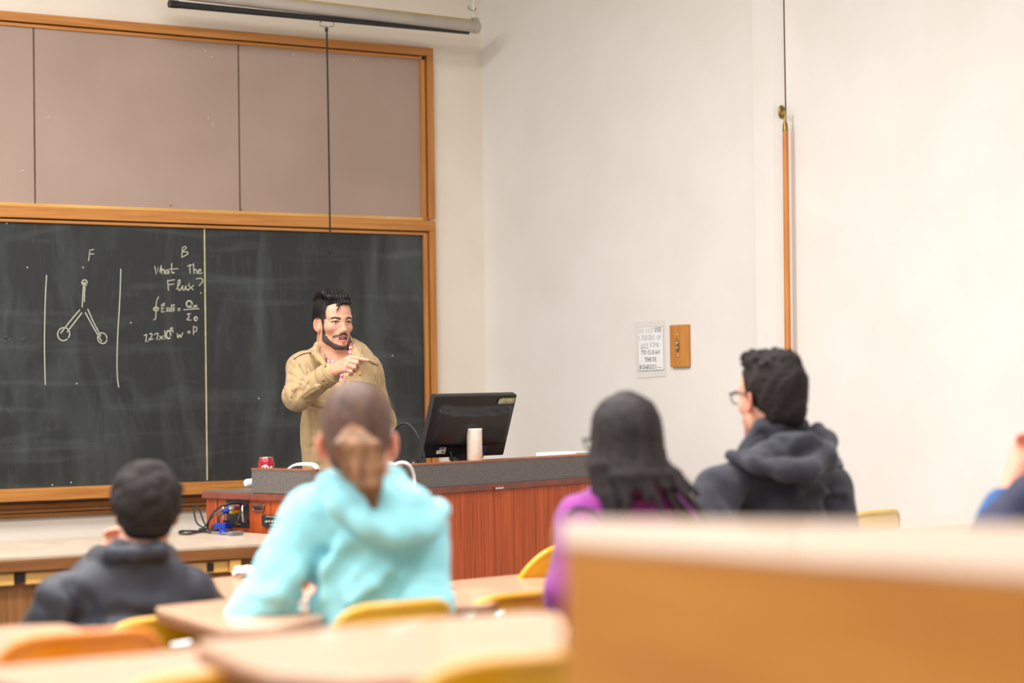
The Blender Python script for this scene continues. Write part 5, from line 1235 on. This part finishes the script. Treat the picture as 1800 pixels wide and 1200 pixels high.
def seated(label, head, hturn, tturn, neck, shs, els, wrs, pel, chest_r, cloth, skin, sc=1.0, nod=0.0, roll=0.0, sleeve=(.066, .058, .044), cname='jacket', legdir=92, disp=None, fn=None, hand_up=None, depthf=.70, flare=1.0):
    H = Frame(P(*head), turned(hturn), roll, nod); nf_ = turned(tturn)
    pv = P(*pel); fz_ = floor_z(float(pv[1])); pv[2] = fz_ + .55
    root = empty('person', (pv[0], pv[1], fz_), label, 'person')
    N = P(*neck); S2 = [P(*q) for q in shs]; E2 = [P(*q) for q in els]; W2 = [P(*q) for q in wrs]
    ch = (S2[0] + S2[1]) / 2 - Z0 * .10
    Bd = Solid(); add_head(Bd, H, sc)
    Bd.seg(H.w(0, -.03, -.05), N, .052 * sc, .056, .03); Bd.seg(N, ch, .05, .06, .04)
    Bd.seg(ch - Z0 * .03, pv, chest_r - .045, chest_r - .035, .05, 1, (nf_, depthf - .08))
    Cl = Solid(); Cl.seg(ch, pv + Z0 * .0, chest_r, chest_r * flare, .05, 1, (nf_, depthf)); Cl.seg(N - Z0 * .035, ch, .075, .11, .05)
    latd = np.cross(nf_, Z0)
    for i in (0, 1):
        Bd.seg(N - Z0 * .03, S2[i] - Z0 * .01, .036, .036, .04); Bd.seg(S2[i], E2[i], .040, .034, .03); Bd.seg(E2[i], W2[i], .034, .027, .02)
        Cl.seg(N - Z0 * .025, S2[i], .058, .060, .06); Cl.seg(S2[i], E2[i], sleeve[0], sleeve[1], .024); Cl.seg(E2[i], W2[i], sleeve[1], sleeve[2], .03)
        dd = W2[i] - E2[i]; dd /= np.linalg.norm(dd); q = -1 if i == 0 else 1
        thd = (-latd * q * .6 + Z0 * .6) if hand_up != i else latd * -q
        add_hand(Bd, W2[i] + dd * .02, dd, thd, [(25, 35, 25)] * 4 if hand_up != i else [(50, 70, 40)] * 4, .95 * sc)
        Cl.seg(W2[i], W2[i] + dd * .05, sleeve[2] - .012, sleeve[2] - .012, .004, -1)
    ld = np.array([math.cos(math.radians(legdir)), math.sin(math.radians(legdir)), 0]); lr = np.array([ld[1], -ld[0], 0])
    Tr = Solid(); Tr.seg(pv - lr * .05 - Z0 * .02, pv + lr * .05 - Z0 * .02, .12, .12, .05); shoes = []
    for q in (-1, 1):
        hp = pv + lr * .09 * q - Z0 * .03; kn = hp + ld * .40 + lr * .03 * q - Z0 * .03; an = np.array([kn[0], kn[1], fz_ + .10]) - ld * .06; an[2] = floor_z(float(an[1])) + .10; toe = an + ld * .17 - Z0 * .055
        Bd.seg(hp, kn, .075, .050, .04); Bd.seg(kn, an, .050, .036, .03); Bd.seg(an - Z0 * .02, toe, .034, .028, .02)
        Tr.seg(hp, kn, .088, .064, .04); Tr.seg(kn, an + Z0 * .02, .064, .058, .03)
        s_ = Solid(); s_.seg(an - Z0 * .03 - ld * .03, toe, .046, .036, .02); s_.box((an + toe) / 2 - Z0 * .048 + ld * -.01, (.044, .125, .014), np.array([lr, ld, Z0]), .008); shoes.append(s_)
    sculpt('body', Bd, .0062, M['skin'], root, None, skin_color(lin(skin), H, fn), 1)
    if fn is None: pass
    sculpt('trousers', Tr, .011, M['trousers'], root)
    for s_ in shoes: sculpt('shoe', s_, .010, M['trainer'], root)
    return root, H, Cl, nf_, N, S2, E2, W2
def cap_hair(Hs, H, sc, grow=.009, nape=-.075, brow=.058):
    W = lambda *p: H.w(*(v * sc for v in p)); g = grow
    Hs.ell(W(0, -.020, .042), np.array((.074 + g, .096 + g, .080 + g)) * sc, H.R, .01); Hs.ell(W(0, -.052, -.02), np.array((.062 + g, .058 + g, .075 + g)) * sc, H.R, .03)
    Hs.box(W(0, .105, brow - .09), np.array((.13, .074, .09)) * sc, H.R, .01, .015, -1); Hs.box(W(0, .03, nape - .02), np.array((.13, .075, .055)) * sc, H.R, .01, .02, -1); Hs.box(W(0, -.05, nape - .06), np.array((.13, .13, .05)) * sc, H.R, .01, .02, -1)
    for q in (-1, 1): Hs.ell(W(q * .092, -.006, -.016), np.array((.024, .030, .038)) * sc, H.R, .008, -1)
def folds(sol, lines, rng, r=.012, k=.03):
    for op, pts in lines:
        q = march(sol, [p[0] for p in pts], [p[1] for p in pts], *rng)
        for a, b in zip(q[:-1], q[1:]): sol.seg(a, b, r, r * .8, k, op)

# woman in aqua
rt, H, Cl, nf_, N, S2, E2, W2 = seated('woman in an aqua hoodie with a brown ponytail, seated with her back turned', (628, 774, 5.62), -2, 6, (640, 858, 5.62), [(549, 903, 5.62), (738, 924, 5.62)], [(450, 1096, 5.55), (742, 1065, 5.55)], [(514, 1082, 5.76), (690, 1105, 5.9)], (652, 1170, 5.58), .142, 'aqua', (232, 164, 140), 1.06, nod=.18, sleeve=(.068, .068, .050), depthf=.74, flare=.98)
hood = Solid(); hood.ell(P(700, 890, 5.49), (.078, .050, .058), np.array([RT, FW, UP]), .03); hood.chain([P(580, 850, 5.52), P(604, 886, 5.50), P(650, 918, 5.47), P(700, 934, 5.46), P(748, 926, 5.48), P(768, 896, 5.55)], [.030, .034, .034, .030, .030, .030], .03)
hood.chain([P(584, 850, 5.6), P(600, 836, 5.66), P(640, 830, 5.68), P(690, 842, 5.66), P(732, 874, 5.6)], [.026, .026, .026, .024, .026], .03)
folds(Cl, [(-1, [(590, 950), (565, 990), (552, 1040)]), (-1, [(570, 980), (548, 1020), (538, 1060)]), (1, [(600, 960), (580, 1000), (570, 1050)]), (-1, [(620, 975), (600, 1000), (580, 1025)]), (1, [(700, 990), (660, 1030), (620, 1060)]), (-1, [(720, 985), (690, 1030), (640, 1070)]), (1, [(620, 945), (680, 940), (740, 945)]), (-1, [(500, 1090), (470, 1105), (430, 1112)]), (1, [(520, 1010), (490, 1040), (470, 1050)])], (5.2, 5.9), .015, .028)
ck = sculpt('hoodie', Cl, .006, M['aqua'], rt, wob(.005, 24, 5)); sculpt('hood', hood, .006, M['aqua'], ck, wob(.004, 26, 6))
Hs = Solid(); cap_hair(Hs, H, 1.06, .005, -.07)
sculpt('hair', Hs, .005, M['hair_brown'], rt, wob(.0025, 90, 3))
pt_ = Solid(); rs = random.Random(8)
pt_.chain([P(622, 758, 5.50), P(627, 788, 5.47), P(637, 822, 5.45), P(650, 856, 5.43), P(657, 885, 5.43)], [.018, .032, .032, .018, .008], .02)
for k in range(16):
    a = (k % 8 - 3.5) / 3.5; dz = .03 if k < 8 else -.01
    pt_.chain([P(621 + 9 * a, 758, 5.49), P(628 + 33 * a, 786 + rs.uniform(-6, 6), 5.45 - dz), P(637 + 29 * a + rs.uniform(-5, 5), 822, 5.44 - dz), P(650 + 15 * a, 856 + rs.uniform(-5, 8), 5.43 - dz), P(657 + 6 * a, 886 + rs.uniform(-8, 6), 5.43)], [.011, .013, .012, .009, .004], .004)
sculpt('ponytail', pt_, .0045, M['hair_tail'], rt, wob(.0018, 120, 9))
M['band'] = mat('hair_band', (60, 42, 40), (50, 34, 32), 0.6)
MB().tube([P(622 + 17 * math.cos(a), 757 + 7 * math.sin(a), 5.495 - .02 * math.sin(a)) for a in np.linspace(0, 2 * math.pi, 18)], .006, 7, False).build('hair_band', M['band'], rt)

# man in black jacket
rt, H, Cl, nf_, N, S2, E2, W2 = seated('man with short dark curly hair in a black jacket, seated, back turned', (258, 897, 6.3), -9, 4, (240, 975, 6.28), [(108, 1056, 6.22), (335, 1042, 6.36)], [(72, 1122, 6.36), (366, 1085, 6.50)], [(178, 985, 6.72), (320, 1105, 6.75)], (225, 1240, 6.2), .172, 'black', (214, 156, 130), .92, sleeve=(.068, .064, .046), hand_up=0)
Cl.chain([P(178, 990, 6.42), P(172, 978, 6.30), P(200, 972, 6.20), P(240, 972, 6.17), P(280, 968, 6.22), P(294, 972, 6.34), P(280, 985, 6.45)], [.020, .022, .022, .022, .022, .020, .020], .02)
folds(Cl, [(-1, [(125, 1030), (150, 1060), (160, 1100)]), (-1, [(150, 1088), (210, 1080), (310, 1090)]), (-1, [(60, 1060), (90, 1080), (100, 1100)])], (6.0, 6.5), .008, .04)
ck = sculpt('jacket', Cl, .006, M['black_jacket'], rt, wob(.0035, 24, 15))
Hs = Solid(); cap_hair(Hs, H, .92, .012, -.068)
rs = random.Random(12)
for k in range(330):
    u = np.array([rs.gauss(0, 1) for _ in range(3)]); u /= np.linalg.norm(u)
    if u[2] < -.75 or (u[1] > .25 and u[2] < .45): continue
    q = np.array([u[0] * .086, -.022 + u[1] * .107, .036 + u[2] * .094]) * .92
    if q[2] < -.055 or (q[2] < .01 and q[1] > .0): continue
    Hs.ell(H.w(*q), (.0085, .0085, .0085), None, .020)
sculpt('hair', Hs, .005, M['hair_dark'], rt, wob(.0018, 150, 12))

# woman with long dark hair
rt, H, Cl, nf_, N, S2, E2, W2 = seated('woman with long straight dark hair in a purple jacket, seated, back turned', (1095, 780, 6.0), -26, -8, (1098, 862, 6.0), [(1022, 912, 5.95), (1182, 905, 6.05)], [(1000, 1045, 5.85), (1196, 1040, 6.0)], [(1030, 1100, 6.1), (1150, 1100, 6.25)], (1100, 1190, 5.95), .138, 'purple', (214, 160, 136), .94, sleeve=(.058, .054, .042))
Cl.chain([P(1068, 868, 6.0), P(1080, 852, 5.92), P(1110, 846, 5.90), P(1140, 852, 5.95), P(1150, 866, 6.05)], [.024, .026, .026, .026, .024], .02)
ck = sculpt('jacket', Cl, .006, M['purple'], rt, wob(.004, 24, 25))
mb = MB(); seamline(mb, Cl, [(1058, 866), (1075, 876), (1105, 878), (1135, 872)], .005, (5.6, 6.3), None, .001); seamline(mb, Cl, [(998, 905), (1012, 893), (1040, 897), (1060, 912)], .005, (5.6, 6.3), None, .001); mb.build('piping', M['dark_piping'], ck)['kind'] = 'stuff'
Hs = Solid(); cap_hair(Hs, H, .94, .016, -.07, .05); rs = random.Random(21)
for k in range(34):
    a = -1 + 2 * (k + .5) / 34; th = math.radians(180 + a * 118)      # around the back of the head
    w0 = lambda r, z: H.w(r * math.sin(th) * .94, (-.02 + r * 1.2 * math.cos(th)) * .94, z)
    pp, p0, p1, p2 = w0(.012, .124), w0(.058, .098), w0(.077, .035), w0(.087 + rs.uniform(-.004, .004), -.05)
    side = (p2 - H.o) @ RT; fl_ = .02 * a + (.05 * max(0, side / .09) ** 2)
    p3 = p2 + np.array([0, 0, -.07]) + RT * (fl_ * .5 + rs.uniform(-.01, .01)) - FW * .015
    p4 = p3 + np.array([0, 0, -.11 + rs.uniform(-.02, .02)]) + RT * (fl_ * 1.2 + .012 + (.055 * max(0, side / .08)) + rs.uniform(-.014, .014)) - FW * .045
    if -.62 < a < .45: p3 = p3 + Z0 * .045; p4 = p3 + (p4 - p3) * (.08 + .75 * rs.random() ** 2)
    Hs.chain([pp, p0, p1, p2, p3, p4], [.003, .004, .009, .014, .012, .005 + .004 * rs.random()], .010)
sculpt('hair', Hs, .0048, M['hair_long'], rt, wob(.0015, 110, 22))
def glasses(H, sc, parent, side):
    M.setdefault('frame', mat('glasses_frame', (34, 28, 32), (26, 22, 26), 0.35))
    W = lambda *p: H.w(*(v * sc for v in p)); mb = MB()
    for q in (-1, 1):
        mb.tube([W(q * .076, -.012, .006), W(q * .077, .03, .012), W(q * .071, .088, .012)], .0028, 6)
        mb.tube([W(q * .036 + .028 * math.cos(a), .1 - .010 * abs(math.cos(a) + q * .0) , .000 + .018 * math.sin(a)) for a in np.linspace(0, 2 * math.pi, 20)], .0022, 6, False)
        mb.tube([W(q * .071, .088, .012), W(q * .062, .092, .008)], .0035, 6)
    mb.tube([W(-.009, .100, .004), W(.009, .100, .004)], .002, 6)
    mb.build('glasses', M['frame'], parent)
glasses(H, .96, rt, -1)

# man in charcoal hoodie
def hood_face(c, l):
    x, y, z = np.abs(l[:, 0]), l[:, 1], l[:, 2]
    bd = (z < -.062) & (z > -.118) & (y > .02) & (x < .07); c[bd] = c[bd] * .55 + .45 * np.array(lin((110, 76, 60)))
rt, H, Cl, nf_, N, S2, E2, W2 = seated('man in a charcoal hoodie with short dark hair and glasses, seated facing left', (1352, 698, 6.9), -37, -16, (1372, 785, 6.93), [(1262, 862, 6.78), (1458, 858, 7.06)], [(1240, 985, 6.70), (1486, 985, 6.98)], [(1270, 1060, 6.95), (1440, 1060, 7.2)], (1375, 1090, 6.9), .152, 'charcoal', (236, 176, 150), 1.0, sleeve=(.066, .060, .046), fn=hood_face)
Cl.chain([P(1302, 822, 6.82), P(1330, 775, 6.85), P(1362, 755, 6.86), P(1400, 752, 6.90), P(1425, 775, 6.98)], [.022, .030, .036, .036, .030], .02)
hood = Solid()
hood.ell(P(1378, 793, 6.78), (.110, .055, .050), np.array([RT * .97 + UP * .22, FW, UP * .97 - RT * .22]), .03)
hood.chain([P(1284, 800, 6.80), P(1330, 812, 6.72), P(1380, 826, 6.68), P(1420, 826, 6.70), P(1450, 806, 6.78), P(1452, 776, 6.88), P(1436, 756, 6.93)], [.018, .026, .030, .030, .030, .028, .024], .03)
hood.chain([P(1306, 790, 6.84), P(1340, 752, 6.84), P(1370, 742, 6.84), P(1402, 745, 6.88)], [.018, .024, .026, .026], .025)
folds(hood, [(-1, [(1305, 792), (1345, 800), (1395, 802), (1430, 790)]), (-1, [(1340, 765), (1375, 775), (1385, 790)]), (1, [(1400, 770), (1425, 765), (1440, 775)])], (6.5, 7.1), .008, .02)
folds(Cl, [(-1, [(1250, 835), (1275, 865), (1288, 890)]), (1, [(1400, 870), (1440, 865), (1480, 870)]), (-1, [(1390, 885), (1430, 875), (1485, 880)])], (6.5, 7.2))
ck = sculpt('hoodie', Cl, .006, M['charcoal'], rt, wob(.004, 22, 35)); sculpt('hood', hood, .006, M['charcoal'], ck, wob(.003, 26, 36))
M['pale_patch'] = mat('pale_grey_patch', (132, 134, 144), (120, 122, 132), 0.8)
strip('shoulder_patch', Cl, [(1463, 806), (1475, 802), (1484, 820)], [(1464, 812), (1472, 820), (1482, 822)], M['pale_patch'], ck, (6.6, 7.3), 3, 4, .004)
Hs = Solid(); cap_hair(Hs, H, 1.0, .012, -.075); rs = random.Random(31)
for k in range(60):
    a, b = rs.uniform(-1, 1), rs.uniform(-1, 1)
    if a * a + b * b > 1: continue
    z = .042 + .088 * math.sqrt(max(0, 1 - .75 * (a * a + b * b))); p = H.w(a * .075, -.02 + b * .09, z); q = H.w(a * .09 + rs.uniform(-.012, .012), -.02 + b * .10 + .014, z + .004 + rs.uniform(0, .012)); Hs.seg(p, q, .008, .003, .014)
sculpt('hair', Hs, .005, M['hair_dark'], rt, wob(.004, 110, 32)); glasses(H, 1.0, rt, -1)

# person cut off by the right edge
rt, H, Cl, nf_, N, S2, E2, W2 = seated('person at the right edge in a navy jacket, hand raised to the face', (1882, 735, 5.7), -30, -14, (1890, 822, 5.7), [(1815, 880, 5.62), (1985, 880, 5.8)], [(1742, 948, 5.58), (2010, 1040, 5.75)], [(1790, 826, 5.86), (1960, 1090, 6.0)], (1905, 1180, 5.7), .150, 'navy', (226, 158, 134), 1.0, sleeve=(.062, .050, .040), hand_up=0)
Cs = Solid(); Cs.p = list(Cl.p); el, wr = E2[0], W2[0]; dd = wr - el
Cs.seg(el + dd * .45, wr + dd * .3, .05, .05, .006, -1)
sculpt('jacket', Cs, .006, M['navy'], rt, wob(.004, 24, 45))
Cu = Solid(); Cu.seg(el + dd * .10, el + dd * .44, .0535, .050, .01); Cu.seg(el + dd * .40, wr, .040, .040, .004, -1)
sculpt('blue_cuff', Cu, .006, M['bright_blue'], rt, wob(.003, 30, 46))
Hs = Solid(); cap_hair(Hs, H, 1.0, .012, -.07); sculpt('hair', Hs, .006, M['hair_dark'], rt, wob(.004, 100, 42))
